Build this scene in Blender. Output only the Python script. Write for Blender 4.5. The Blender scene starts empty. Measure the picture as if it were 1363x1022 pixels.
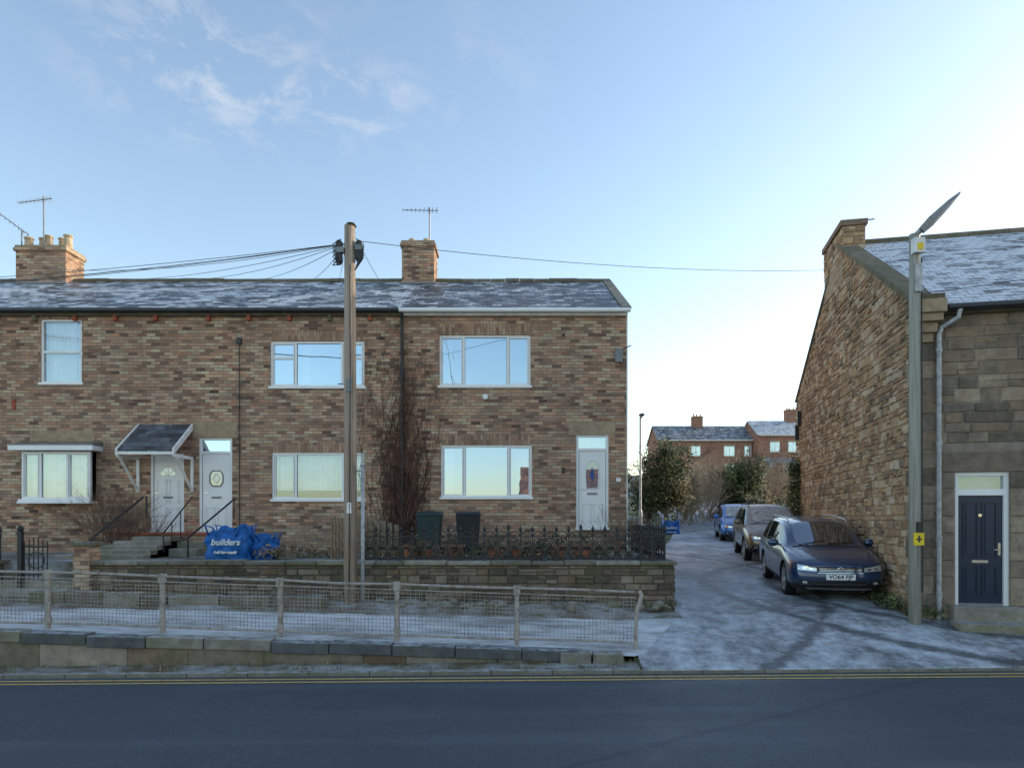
import bpy, bmesh, math, random
from mathutils import Vector, Matrix, noise as mnoise
from mathutils.bvhtree import BVHTree
R=random.Random(7)
scene=bpy.context.scene
COL=scene.collection
F=909.0; YH=690.0; CH=2.3; CX=681.5

# ---------------------------------------------------------------- materials
MATS={}
class NG:
    def __init__(s,name,rough=.8,spec=.3,metal=0.):
        m=bpy.data.materials.new(name); m.use_nodes=True; s.m=m; s.t=m.node_tree
        s.b=s.t.nodes['Principled BSDF']; s.out=s.t.nodes['Material Output']
        s.b.inputs['Roughness'].default_value=rough
        s.b.inputs['Specular IOR Level'].default_value=spec
        s.b.inputs['Metallic'].default_value=metal
        MATS[name]=m
    def N(s,t,**k):
        n=s.t.nodes.new(t)
        for a,b in k.items(): setattr(n,a,b)
        return n
    def L(s,a,b): s.t.links.new(a,b)
    def put(s,inp,v):
        if isinstance(v,bpy.types.NodeSocket): s.L(v,inp)
        else:
            if isinstance(v,(tuple,list)) and len(v)==3 and inp.type=='RGBA': v=(*v,1)
            inp.default_value=v
    def uv(s): return s.N('ShaderNodeTexCoord').outputs['UV']
    def pos(s): return s.N('ShaderNodeNewGeometry').outputs['Position']
    def mapp(s,v,sc=(1,1,1),loc=(0,0,0)):
        n=s.N('ShaderNodeMapping'); s.L(v,n.inputs[0]); n.inputs['Scale'].default_value=sc; n.inputs['Location'].default_value=loc
        return n.outputs[0]
    def noise(s,v,sc,det=4,ro=.6,dist=0,col=False):
        n=s.N('ShaderNodeTexNoise'); s.L(v,n.inputs['Vector']); n.inputs['Scale'].default_value=sc
        n.inputs['Detail'].default_value=min(det,5); n.inputs['Roughness'].default_value=ro; n.inputs['Distortion'].default_value=dist
        return n.outputs['Color' if col else 'Fac']
    def math(s,op,a,b=0.,c=None):
        n=s.N('ShaderNodeMath',operation=op); s.put(n.inputs[0],a); s.put(n.inputs[1],b)
        if c is not None: s.put(n.inputs[2],c)
        return n.outputs[0]
    def ramp(s,f,stops,interp='LINEAR'):
        n=s.N('ShaderNodeValToRGB'); s.L(f,n.inputs[0]); cr=n.color_ramp; cr.interpolation=interp
        while len(cr.elements)<len(stops): cr.elements.new(.5)
        for e,(p,c) in zip(cr.elements,stops):
            e.position=p
            if not isinstance(c,(tuple,list)): c=(c,c,c)
            e.color=(*c,1)
        return n.outputs[0]
    def mix(s,f,a,b,bt='MIX'):
        n=s.N('ShaderNodeMix',data_type='RGBA',blend_type=bt); s.put(n.inputs[0],f); s.put(n.inputs[6],a); s.put(n.inputs[7],b)
        return n.outputs[2]
    def sep(s,v):
        n=s.N('ShaderNodeSeparateXYZ'); s.L(v,n.inputs[0]); return n.outputs
    def comb(s,x,y,z=0.):
        n=s.N('ShaderNodeCombineXYZ'); s.put(n.inputs[0],x); s.put(n.inputs[1],y); s.put(n.inputs[2],z); return n.outputs[0]
    def distort(s,v,sc,amt):
        n=s.noise(v,sc,2,.5,0,True)
        a=s.N('ShaderNodeVectorMath',operation='MULTIPLY_ADD'); s.L(n,a.inputs[0]); a.inputs[1].default_value=(amt,amt,amt); s.L(v,a.inputs[2])
        return a.outputs[0]
    def brick(s,v,w,h,mort,off=.5,sm=.3):
        n=s.N('ShaderNodeTexBrick'); s.L(v,n.inputs['Vector']); n.inputs['Color1'].default_value=(0,0,0,1); n.inputs['Color2'].default_value=(1,1,1,1)
        n.inputs['Mortar'].default_value=(.5,.5,.5,1); n.inputs['Scale'].default_value=1; n.inputs['Mortar Size'].default_value=mort
        n.inputs['Mortar Smooth'].default_value=sm; n.inputs['Brick Width'].default_value=w; n.inputs['Row Height'].default_value=h; n.offset=off
        return n.outputs['Color'],n.outputs['Fac']
    def col(s,c): s.put(s.b.inputs['Base Color'],c)
    def bump(s,h,st=.5,d=.01):
        n=s.N('ShaderNodeBump'); s.L(h,n.inputs['Height']); n.inputs['Strength'].default_value=st; n.inputs['Distance'].default_value=d
        s.L(n.outputs[0],s.b.inputs['Normal'])

def plain(name,c,rough=.6,spec=.4,metal=0.,var=.15,sc=6,bump=0.):
    g=NG(name,rough,spec,metal); n=g.noise(g.pos(),sc,4,.65)
    lo=tuple(x*(1-var*1.6) for x in c); hi=tuple(min(1,x*(1+var)) for x in c)
    g.col(g.ramp(n,[(.3,lo),(.7,hi)]))
    if bump: g.bump(g.noise(g.pos(),sc*6,3,.6),bump,.005)
    return g

def brickmat(name,stops,w=.235,h=.082,mort=.007,mcol=(.28,.23,.19),stain=.45,axis=False):
    g=NG(name,.92,.15); v=g.uv()
    if axis:
        o=g.sep(v); v=g.comb(o[1],o[0])
    v2=g.distort(v,3,.014); v2=g.distort(v2,25,.006)
    c,f=g.brick(v2,w,h,mort)
    fine=g.noise(v,55,4,.7)
    c1=g.math('ADD',c,g.math('MULTIPLY',g.math('SUBTRACT',fine,.5),.26))
    col=g.ramp(c1,stops)
    big=g.noise(v,.55,5,.7)
    col=g.mix(g.ramp(big,[(.38,stain),(.62,0.)]),col,(.19,.125,.095))
    band=g.noise(g.mapp(v,(.25,2.2,1)),1.6,4,.6)
    col=g.mix(g.ramp(band,[(.5,0.),(.72,.35)]),col,(.60,.45,.34))
    drk=g.noise(g.mapp(v,(.5,3.2,1),(7,3,0)),1.3,4,.7)
    col=g.mix(g.ramp(drk,[(.54,0.),(.72,.55)]),col,(.12,.082,.066))
    run=g.noise(g.mapp(v,(2.2,.22,1),(3,9,0)),1.5,4,.65)
    col=g.mix(g.ramp(run,[(.56,0.),(.75,.35)]),col,(.14,.105,.085))
    mc=g.mix(g.noise(v,2,3),mcol,tuple(x*.5 for x in mcol))
    col=g.mix(f,col,mc); g.col(col)
    hh=g.math('ADD',g.math('MULTIPLY',f,-1.),g.math('MULTIPLY',fine,.6))
    g.bump(hh,.7,.012); return g
def sc_(st,k): return [(p,tuple(min(.64,x*q) for x,q in zip(c,k))) for p,c in st]
DUR=[(0,(.05,.037,.032)),(.12,(.17,.105,.08)),(.24,(.30,.205,.145)),(.38,(.10,.075,.062)),(.5,(.36,.26,.185)),(.62,(.28,.155,.105)),(.72,(.43,.335,.245)),(.84,(.19,.13,.10)),(.93,(.42,.33,.25)),(1,(.34,.21,.145))]
brickmat('durham_brick',sc_(DUR,(1.86,1.60,1.44)))
brickmat('soldier_brick',[(0,(.22,.12,.085)),(.3,(.42,.24,.155)),(.6,(.50,.34,.235)),(1,(.30,.18,.12))],w=.235,h=.082,axis=True,stain=.2)
brickmat('red_brick',[(0,(.24,.09,.06)),(.4,(.42,.19,.13)),(.7,(.46,.25,.17)),(1,(.32,.14,.10))],stain=.2)

def stone(name,c,moss=.0,frost=0.,var=.5,bs=.5):
    g=NG(name,.92,.15); p=g.pos(); n=g.noise(p,5,5,.75); m=g.noise(p,30,4,.75)
    col=g.ramp(g.math('ADD',g.math('MULTIPLY',n,.75),g.math('MULTIPLY',m,.25)),[(.32,tuple(x*var for x in c)),(.66,tuple(min(.75,x*1.15) for x in c))])
    if moss: col=g.mix(g.ramp(g.noise(p,1.7,5,.7),[(.45,0.),(.6,moss)]),col,(.13,.145,.05))
    if frost:
        nz=g.sep(g.N('ShaderNodeNewGeometry').outputs['Normal'])[2]
        col=g.mix(g.math('MULTIPLY',g.ramp(nz,[(.6,0.),(.9,1.)]),g.ramp(g.noise(p,7,5,.75),[(.40,0.),(.62,frost)])),col,(.62,.66,.70))
    big=g.noise(p,.6,4,.6); col=g.mix(g.ramp(big,[(.42,.3),(.6,0.)]),col,tuple(x*.35 for x in c))
    g.col(col); g.bump(m,bs,.02); return g
stone('lintel_stone',(.50,.38,.26)); stone('dark_stone',(.22,.19,.15),.5,.5); stone('step_stone',(.36,.32,.26),.5,.6); stone('coping_dark',(.13,.135,.14),.2,.7)
stone('kerb_stone',(.29,.265,.22),.35,.6); stone('ledge_stone',(.25,.21,.165),.45)
SAND=[];
for i,c in enumerate(((.56,.39,.245),(.64,.47,.31),(.42,.27,.165),(.58,.38,.22),(.31,.225,.16),(.66,.52,.37),(.48,.315,.195))): stone('sandstone_%d'%i,c,0,0,.58,.9); SAND.append('sandstone_%d'%i)
ASH=[]
for i,c in enumerate(((.30,.235,.175),(.38,.30,.22),(.22,.18,.14),(.44,.35,.255),(.34,.255,.18),(.27,.225,.18))): stone('ashlar_%d'%i,c,0,0,.48,1.); ASH.append('ashlar_%d'%i)
GST=[]
for i,c in enumerate(((.20,.155,.115),(.28,.215,.155),(.14,.112,.088),(.34,.265,.195),(.24,.165,.12))): stone('fieldstone_%d'%i,c,.35,0,.5,1.); GST.append('fieldstone_%d'%i)
stone('mortar_sand',(.46,.35,.245)); stone('mortar_grey',(.36,.31,.25)); stone('mortar_dark',(.16,.13,.10))

def slate(name,frost,base=(.085,.094,.11)):
    g=NG(name,.55,.4); v=g.uv(); o=g.sep(v)
    c,f=g.brick(g.distort(v,8,.01),.26,.21,.006,.5,.1)
    row=g.math('FRACT',g.math('DIVIDE',o[1],.21)); 
    col=g.ramp(c,[(0,tuple(x*.5 for x in base)),(.5,base),(1,tuple(x*1.8 for x in base))])
    col=g.mix(g.ramp(g.noise(v,1.1,5,.7),[(.5,0.),(.7,.6)]),col,(.15,.12,.08))
    n1=g.noise(g.mapp(v,(.8,1.6,1)),1.1,5,.75); n2=g.noise(v,9,4,.7); 
    s=g.math('ADD',g.math('MULTIPLY',n1,1.),g.math('MULTIPLY',n2,.35)); s=g.math('ADD',s,g.math('MULTIPLY',c,.16)); s=g.math('SUBTRACT',s,g.math('MULTIPLY',row,.16))
    m=g.ramp(s,[(frost,0.),(frost+.16,.9)])
    col=g.mix(m,col,(.68,.71,.75)); col=g.mix(f,col,(.03,.032,.037)); g.col(col)
    g.put(g.b.inputs['Roughness'],g.ramp(m,[(0,.5),(1,.95)]))
    g.bump(g.math('ADD',g.math('MULTIPLY',row,-1.),g.math('MULTIPLY',f,-.6)),.6,.02); return g
slate('slate_light_frost',.69); slate('slate_heavy_frost',.53); slate('slate_mid_frost',.63); slate('slate_bare',.82)
g=slate('tile_orange',.84,(.36,.14,.07))

g=NG('asphalt_road',.62,.45); p=g.pos(); n=g.noise(p,110,3,.85); n3=g.noise(p,28,4,.85); b=g.noise(p,.5,5,.7); st=g.noise(g.mapp(p,(.08,1.1,1)),1.2,4,.6)
col=g.ramp(g.math('ADD',g.math('MULTIPLY',n,.55),g.math('MULTIPLY',n3,.45)),[(.34,(.022,.031,.043)),(.56,(.070,.088,.112)),(.68,(.26,.285,.32))]); col=g.mix(g.ramp(b,[(.4,.35),(.6,0.)]),col,(.033,.043,.057))
col=g.mix(g.ramp(st,[(.5,0.),(.7,.45)]),col,(.115,.132,.158))
o=g.sep(p); seam=g.math('ABSOLUTE',g.math('SUBTRACT',g.math('ADD',o[1],g.math('MULTIPLY',g.math('SUBTRACT',b,.5),.5)),g.math('ADD',6.0,g.math('MULTIPLY',o[0],.62))))
col=g.mix(g.ramp(seam,[(.02,.4),(.06,0.)]),col,(.018,.022,.03)); g.col(col)
g.put(g.b.inputs['Roughness'],g.ramp(b,[(.35,.5),(.65,.75)])); g.bump(n3,.6,.01)

g=NG('frosty_pavement',.85,.25); p=g.pos(); n=g.noise(p,60,4,.8); b=g.noise(g.mapp(p,(.5,1.3,1)),1.4,5,.75)
base=g.ramp(n,[(.3,(.13,.125,.12)),(.7,(.26,.245,.22))]); m=g.ramp(g.math('ADD',b,g.math('MULTIPLY',n,.25)),[(.48,.15),(.70,.92)])
g.col(g.mix(m,base,(.72,.74,.76))); g.bump(n,.5,.006)

g=NG('verge_earth',.95,.1); p=g.pos(); n=g.noise(p,9,5,.8); f2=g.noise(p,45,4,.8)
col=g.ramp(n,[(.3,(.085,.068,.05)),(.5,(.19,.155,.11)),(.65,(.14,.145,.065)),(.8,(.32,.28,.23))]); m=g.ramp(g.math('ADD',g.noise(p,1.1,5,.7),g.math('MULTIPLY',f2,.4)),[(.62,0.),(.84,.75)])
g.col(g.mix(m,col,(.58,.60,.62))); g.bump(g.math('ADD',n,f2),.9,.03)

g=NG('grass_ground',.95,.1); p=g.pos(); n=g.noise(p,3,5,.8); f2=g.noise(p,30,4,.8)
col=g.ramp(n,[(.3,(.05,.06,.025)),(.55,(.12,.13,.05)),(.8,(.2,.17,.1))]); m=g.ramp(g.math('ADD',g.noise(p,.35,5,.7),g.math('MULTIPLY',f2,.35)),[(.6,0.),(.85,.6)])
g.col(g.mix(m,col,(.5,.54,.56))); g.bump(f2,.8,.03)

g=NG('alley_asphalt',.75,.3); p=g.pos(); o=g.sep(p); n=g.noise(p,55,4,.85); b=g.noise(g.mapp(p,(1,.6,1)),.8,5,.75); b2=g.noise(p,3.5,5,.8)
base=g.ramp(n,[(.3,(.07,.075,.082)),(.7,(.16,.16,.16))]); base=g.mix(g.ramp(b2,[(.48,0.),(.66,.55)]),base,(.25,.22,.18))
sm_=g.math('MULTIPLY',g.math('ADD',g.math('ADD',b,g.math('MULTIPLY',b2,.75)),g.math('MULTIPLY',n,.45)),.4545)
fr=g.ramp(sm_,[(.435,.06),(.50,.42),(.58,.86)])
def ring(cx,cy,r,w):
    dx=g.math('SUBTRACT',o[0],cx); dy=g.math('SUBTRACT',o[1],cy)
    d=g.math('SQRT',g.math('ADD',g.math('MULTIPLY',dx,dx),g.math('MULTIPLY',dy,dy)))
    d=g.math('ABSOLUTE',g.math('SUBTRACT',d,r)); d=g.math('ADD',d,g.math('MULTIPLY',g.math('SUBTRACT',b2,.5),.45))
    return g.ramp(d,[(w*.4,1.),(w*1.6,0.)])
tr=g.math('MAXIMUM',ring(10.6,15.4,6.0,.16),ring(10.6,15.4,4.55,.16)); tr=g.math('MAXIMUM',tr,ring(-3.5,17.8,10.6,.12))
fr=g.math('MULTIPLY',fr,g.math('SUBTRACT',1.,g.math('MULTIPLY',tr,.8)))
base=g.mix(g.math('MULTIPLY',tr,.5),base,(.04,.045,.055))
g.col(g.mix(fr,base,(.60,.64,.69))); g.put(g.b.inputs['Roughness'],g.ramp(fr,[(0,.5),(1,.9)])); g.bump(n,.5,.008)

g=NG('yellow_paint',.8,.2); p=g.pos(); n=g.noise(p,18,5,.8); g.col(g.ramp(n,[(.35,(.15,.12,.075)),(.5,(.60,.42,.14))]))
plain('upvc_white',(.84,.84,.83),.35,.4,0,.04,2); plain('white_paint',(.80,.79,.76),.5,.3,0,.12,5)
plain('black_iron',(.018,.018,.02),.5,.5,0,.3,12); plain('black_plastic',(.02,.02,.022),.4,.5,0,.2,6)
plain('rust_red',(.36,.10,.06),.8,.2,0,.3,8); plain('navy_door',(.008,.024,.055),.28,.5,0,.1,4)
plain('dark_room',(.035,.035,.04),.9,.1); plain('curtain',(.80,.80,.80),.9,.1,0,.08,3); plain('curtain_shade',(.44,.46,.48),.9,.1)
plain('terracotta',(.40,.17,.10),.8,.2,0,.2,9); plain('galv',(.40,.41,.415),.55,.5,.3,.25,10)
plain('bluebag',(.015,.13,.42),.5,.3,0,.3,9,.4); plain('bagwhite',(.65,.7,.75),.6,.3)
plain('yellow_plate',(.78,.58,.03),.5,.3); plain('white_insul',(.7,.7,.68),.3,.5)
plain('grey_metal',(.20,.21,.22),.45,.5,.4)
plain('chimney_pot',(.55,.43,.29),.85,.2,0,.25,7)
g=NG('fence_post',.9,.2); p=g.pos(); n=g.noise(p,9,5,.8); g.col(g.ramp(n,[(.3,(.14,.115,.10)),(.5,(.34,.305,.27)),(.75,(.48,.445,.40))])); g.bump(n,.6,.01)
g=NG('wire',.6,.5,.3); p=g.pos(); n=g.noise(p,3,4,.8); g.col(g.ramp(n,[(.35,(.17,.12,.09)),(.6,(.40,.385,.36))]))
g=NG('wood_pole',.9,.15); p=g.pos(); n=g.noise(g.mapp(p,(30,30,.7)),1,5,.75); b=g.noise(g.mapp(p,(1,1,.5)),2,3,.5)
col=g.ramp(n,[(.32,(.15,.105,.08)),(.55,(.44,.34,.26)),(.75,(.62,.52,.42))]); g.col(g.mix(g.ramp(b,[(.4,0.),(.65,.45)]),col,(.34,.29,.235))); g.bump(n,.8,.01)
g=NG('grey_pole',.9,.15); p=g.pos(); n=g.noise(g.mapp(p,(30,30,.7)),1,5,.75); b=g.noise(p,1,3,.5)
col=g.ramp(n,[(.3,(.19,.185,.16)),(.6,(.40,.385,.335)),(.8,(.53,.52,.46))]); g.col(g.mix(g.ramp(b,[(.4,0.),(.65,.4)]),col,(.26,.27,.18))); g.bump(n,.8,.01)
def glass(name,fac,tint,dark=None):
    g=NG(name); t=g.t
    gl=g.N('ShaderNodeBsdfGlossy'); gl.inputs['Roughness'].default_value=.015; gl.inputs['Color'].default_value=(*tint,1)
    bp=g.N('ShaderNodeBump'); bp.inputs['Strength'].default_value=.14; bp.inputs['Distance'].default_value=.02; g.L(g.noise(g.pos(),1.3,2,.4),bp.inputs['Height']); g.L(bp.outputs[0],gl.inputs['Normal'])
    if dark: tr=g.N('ShaderNodeBsdfDiffuse'); tr.inputs[0].default_value=(*dark,1)
    else: tr=g.N('ShaderNodeBsdfTransparent'); tr.inputs[0].default_value=(.85,.9,.9,1)
    mx=g.N('ShaderNodeMixShader'); mx.inputs[0].default_value=fac; g.L(tr.outputs[0],mx.inputs[1]); g.L(gl.outputs[0],mx.inputs[2]); g.L(mx.outputs[0],g.out.inputs[0])
glass('window_glass',.62,(.68,.86,1)); glass('bay_glass',.24,(.7,.88,1)); glass('car_glass',.34,(.85,.9,1),(.012,.014,.016)); glass('lamp_glass',.35,(.9,.95,1),(.45,.48,.5)); glass('lead_glass',.25,(.8,.92,1),(.13,.15,.2))
glass('lounge_glass',.58,(.58,.76,1))
def paint(name,c,frost,met=.4,rough=.28):
    g=NG(name,rough,.5,met); g.b.inputs['Coat Weight'].default_value=.8; g.b.inputs['Coat Roughness'].default_value=.06
    p=g.pos(); nz=g.sep(g.N('ShaderNodeNewGeometry').outputs['Normal'])[2]
    n=g.noise(p,4,5,.75); f=g.noise(p,60,3,.7)
    up=g.ramp(nz,[(.55,0.),(.95,1.)]); m=g.math('MULTIPLY',up,g.ramp(g.math('ADD',n,g.math('MULTIPLY',f,.3)),[(.45,frost*.4),(.75,frost)]))
    dirt=g.ramp(g.sep(g.N('ShaderNodeTexCoord').outputs['Object'])[2],[(.2,.4),(.55,0.)])
    c1=g.mix(g.math('MULTIPLY',dirt,n),c,(.16,.14,.12)); g.col(g.mix(m,c1,(.6,.62,.65)))
    g.put(g.b.inputs['Roughness'],g.ramp(m,[(0,rough),(.5,.8)])); g.put(g.b.inputs['Coat Weight'],g.ramp(m,[(0,.9),(.5,0.)]))
paint('paint_navy',(.010,.035,.10),.05,.3); paint('paint_taupe',(.17,.13,.10),.8); paint('paint_blue',(.02,.14,.50),.55)
plain('tyre',(.02,.02,.021),.85,.2,0,.3,20); plain('alloy',(.50,.51,.53),.3,.5,.7,.1,8); plain('chrome',(.66,.68,.7),.15,.5,1.,.02); plain('trim_black',(.015,.015,.016),.5,.4)
plain('numplate',(.80,.80,.78),.5,.3,0,.02); plain('frost_glass',(.42,.43,.43),.6,.4,0,.35,9)
def leafmat(name,c):
    g=NG(name,.7,.25); n=g.noise(g.pos(),2.5,3,.6); g.col(g.ramp(n,[(.3,tuple(x*.5 for x in c)),(.7,tuple(x*1.4 for x in c))])); return g
leafmat('leaf_dark',(.042,.058,.024)); leafmat('leaf_mid',(.095,.115,.042)); leafmat('leaf_light',(.18,.19,.08)); leafmat('leaf_brown',(.22,.145,.07)); leafmat('twig',(.17,.11,.08)); leafmat('vine_twig',(.13,.07,.05)); leafmat('twig_light',(.36,.275,.19)); leafmat('bark',(.11,.09,.07))

# ---------------------------------------------------------------- mesh builder
def empty(name,loc=(0,0,0),rot=None):
    e=bpy.data.objects.new(name,None); COL.objects.link(e); e.location=loc
    if rot is not None: e.rotation_euler=rot
    return e
class MB:
    def __init__(s): s.v=[];s.f=[];s.m=[];s.k=[]
    def mi(s,mat):
        if mat not in s.k: s.k.append(mat)
        return s.k.index(mat)
    def add(s,vs,fs,mat):
        o=len(s.v); s.v+= [tuple(a) for a in vs]; i=s.mi(mat)
        for f in fs: s.f.append([o+a for a in f]); s.m.append(i)
    def quad(s,a,b,c,d,mat): s.add([a,b,c,d],[(0,1,2,3)],mat)
    def box(s,x0,x1,y0,y1,z0,z1,mat):
        if x0>x1:x0,x1=x1,x0
        if y0>y1:y0,y1=y1,y0
        if z0>z1:z0,z1=z1,z0
        v=[(x0,y0,z0),(x1,y0,z0),(x1,y1,z0),(x0,y1,z0),(x0,y0,z1),(x1,y0,z1),(x1,y1,z1),(x0,y1,z1)]
        s.add(v,[(0,3,2,1),(4,5,6,7),(0,1,5,4),(1,2,6,5),(2,3,7,6),(3,0,4,7)],mat)
    def hexa(s,lo,hi,mat):
        s.add(list(lo)+list(hi),[(0,3,2,1),(4,5,6,7),(0,1,5,4),(1,2,6,5),(2,3,7,6),(3,0,4,7)],mat)
    def tube(s,pts,r,mat,n=6,cap=True):
        pts=[Vector(p) for p in pts]; N=len(pts)
        if not isinstance(r,(list,tuple)): r=[r]*N
        vs=[];prev=None
        for i,p in enumerate(pts):
            t=(pts[min(i+1,N-1)]-pts[max(i-1,0)])
            if t.length<1e-7: t=Vector((0,0,1))
            t.normalize()
            if prev is None:
                a=Vector((0,0,1)) if abs(t.z)<.9 else Vector((1,0,0)); u=t.cross(a).normalized()
            else:
                u=prev-t*prev.dot(t)
                u=u.normalized() if u.length>1e-5 else t.orthogonal().normalized()
            prev=u; w=t.cross(u)
            for k in range(n):
                an=2*math.pi*k/n+ (math.pi/n); vs.append(p+(u*math.cos(an)+w*math.sin(an))*r[i])
        fs=[]
        for i in range(N-1):
            for k in range(n): fs.append((i*n+k,i*n+(k+1)%n,(i+1)*n+(k+1)%n,(i+1)*n+k))
        if cap: fs.append(tuple(range(n))[::-1]); fs.append(tuple((N-1)*n+k for k in range(n)))
        s.add(vs,fs,mat)
    def ring(s,c,r,t,mat,axis='y',n=14,sides=4,a0=0,a1=2*math.pi):
        pts=[]
        for i in range(n+1):
            a=a0+(a1-a0)*i/n
            if axis=='y': pts.append((c[0]+r*math.cos(a),c[1],c[2]+r*math.sin(a)))
            elif axis=='x': pts.append((c[0],c[1]+r*math.cos(a),c[2]+r*math.sin(a)))
            else: pts.append((c[0]+r*math.cos(a),c[1]+r*math.sin(a),c[2]))
        s.tube(pts,t,mat,sides,False)
    def ell(s,c,r,mat,n=10,m=6):
        vs=[];fs=[]
        for i in range(m+1):
            th=math.pi*i/m
            for k in range(n):
                a=2*math.pi*k/n; vs.append((c[0]+r[0]*math.sin(th)*math.cos(a),c[1]+r[1]*math.sin(th)*math.sin(a),c[2]+r[2]*math.cos(th)))
        for i in range(m):
            for k in range(n): fs.append((i*n+k,(i+1)*n+k,(i+1)*n+(k+1)%n,i*n+(k+1)%n))
        s.add(vs,fs,mat)
    def obj(s,name,parent=None,smooth=False,bevel=0.):
        me=bpy.data.meshes.new(name); me.from_pydata(s.v,[],s.f)
        for k in s.k: me.materials.append(MATS[k])
        me.polygons.foreach_set('material_index',s.m)
        me.polygons.foreach_set('use_smooth',[smooth]*len(s.f))
        me.update(); box_uv(me)
        ob=bpy.data.objects.new(name,me); COL.objects.link(ob)
        if parent: ob.parent=parent
        if bevel:
            b=ob.modifiers.new('b','BEVEL'); b.width=bevel; b.segments=2; b.limit_method='ANGLE'
        return ob
def box_uv(me):
    uvl=me.uv_layers.new(name='UVMap').data; Z=Vector((0,0,1))
    vs=me.vertices
    for p in me.polygons:
        n=p.normal
        if abs(n.z)>.985: t=Vector((1,0,0)); b=Vector((0,1,0))
        else: t=Z.cross(n).normalized(); b=n.cross(t)
        for li in p.loop_indices:
            co=vs[me.loops[li].vertex_index].co; uvl[li].uv=(co.dot(t),co.dot(b))
def stonework(m,P,u0,u1,z0,zt,hr,wr,mats,dep=.03,gap=.012,jit=.01,ops=(),split=.3,seed=1,zb=None):
    rr=random.Random(seed); zmax=max(zt(u0+(u1-u0)*i/40) for i in range(41)); z=z0
    def one(a,b,c,d):
        top=min(zt(a),zt(b))-.005
        if d>top: d=top
        if d-c<.04 or b-a<.04: return
        g=gap/2; j=lambda: rr.uniform(-jit,jit)*.5
        o=[(a+g+j(),c+g+j()),(b-g+j(),c+g+j()),(b-g+j(),d-g+j()),(a+g+j(),d-g+j())]
        o=[(min(max(x,u0),u1),y) for x,y in o]
        ch=min(.012,(d-c)*.2); cx=(a+b)/2; cz=(c+d)/2; D=dep*rr.uniform(.45,1.15)
        inn=[(x+(ch if x<cx else -ch),y+(ch if y<cz else -ch)) for x,y in o]
        vs=[P(x,y,0) for x,y in o]+[P(x,y,D*rr.uniform(.85,1.1)) for x,y in inn]
        m.add(vs,[(4,5,6,7),(0,1,5,4),(1,2,6,5),(2,3,7,6),(3,0,4,7)],rr.choice(mats))
    def clip(a,b,c,d):
        for (x0,x1,y0,y1) in ops:
            if a<x1 and b>x0 and c<y1 and d>y0:
                if a<x0-.05: clip(a,x0,c,d)
                if b>x1+.05: clip(x1,b,c,d)
                return
        one(a,b,c,d)
    while z<zmax:
        h=rr.uniform(*hr); u=u0-rr.uniform(0,wr[0]*.5)
        while u<u1:
            w=rr.uniform(*wr)*(1.25 if h<sum(hr)/2 else 1); a=max(u,u0); b=min(u+w,u1)
            if b-a>.03:
                if rr.random()<split and h>hr[0]*1.2:
                    q=rr.uniform(.4,.6); clip(a,b,z,z+h*q)
                    if rr.random()<.4: mm=(a+b)/2+rr.uniform(-.04,.04); clip(a,mm,z+h*q,z+h); clip(mm,b,z+h*q,z+h)
                    else: clip(a,b,z+h*q,z+h)
                else: clip(a,b,z,z+h)
            u+=w
        z+=h

# ---------------------------------------------------------------- heights
PT=[(-200,.12),(2.3,.12),(2.5,0),(10.05,0),(10.1,.05),(12.5,.43),(14.5,.60),(23,1.0),(31,1.35),(45,2.2),(60,3.6),(100,8.5),(200,12),(900,12)]
def gy(Y):
    for (a,za),(b,zb) in zip(PT,PT[1:]):
        if Y<=b: return za+(zb-za)*max(0,(Y-a))/(b-a)
    return 12
def tilt(X): return .008*max(-20,min(20,X))
def G(X,Y): return gy(Y)+tilt(X)
def PV(X,Y):
    w=1-.6*max(0,min(1,(Y-10.8)/2.6)); return gy(Y)+.035*max(0,(1.9-X))*w+.03
xs=[-600,-300,-150,-80,-45,-30]+[-22+i for i in range(24)]+[1.90,1.92,3,4,5,6,7,8,9,10,12,14,17,20,30,45,80,150,300,600]
ys=[-200,-100,-40,-20,-8,0,2.3,2.5,6,10.03,10.05,10.1,10.9,11.7,12.5,13.3,13.4,14.5,16,18,20,23,27,31,36,40,45,52,60,80,100,140,200,400,900]
m=MB(); vs=[]
for y in ys:
    for x in xs:
        z=G(x,y)-.02
        if x<=1.9 and 10.04<y<13.35: z-=.12
        if 2.4<y<10.06: z-=.02
        vs.append((x,y,z))
fs=[(j*len(xs)+i,j*len(xs)+i+1,(j+1)*len(xs)+i+1,(j+1)*len(xs)+i) for j in range(len(ys)-1) for i in range(len(xs)-1)]
m.add(vs,fs,'grass_ground'); m.obj('ground')
def strip(name,xl,yl,zf,mat):
    m=MB(); vs=[(x,y,zf(x,y)) for y in yl for x in xl]; n=len(xl)
    m.add(vs,[(j*n+i,j*n+i+1,(j+1)*n+i+1,(j+1)*n+i) for j in range(len(yl)-1) for i in range(n-1)],mat); return m.obj(name)
strip('road',[-200,-20,0,20,200],[2.5,10.06],lambda x,y:tilt(x),'asphalt_road')
strip('opposite_pavement',[-200,-20,0,20,200],[-3,2.48],lambda x,y:tilt(x)+.125,'frosty_pavement')
m=MB()
for a in range(-30,40): m.box(a,a+.985,2.36,2.5,-.1,.14+tilt(a),'kerb_stone')
m.obj('opposite_kerb')
m=MB()
for y0 in (9.66,9.84):
    for a,b in ((-60,-20),(-20,20),(20,60)): m.quad((a,y0,tilt(a)+.005),(b,y0,tilt(b)+.005),(b,y0+.07,tilt(b)+.005),(a,y0+.07,tilt(a)+.005),'yellow_paint')
m.obj('yellow_lines')
m=MB()
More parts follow.
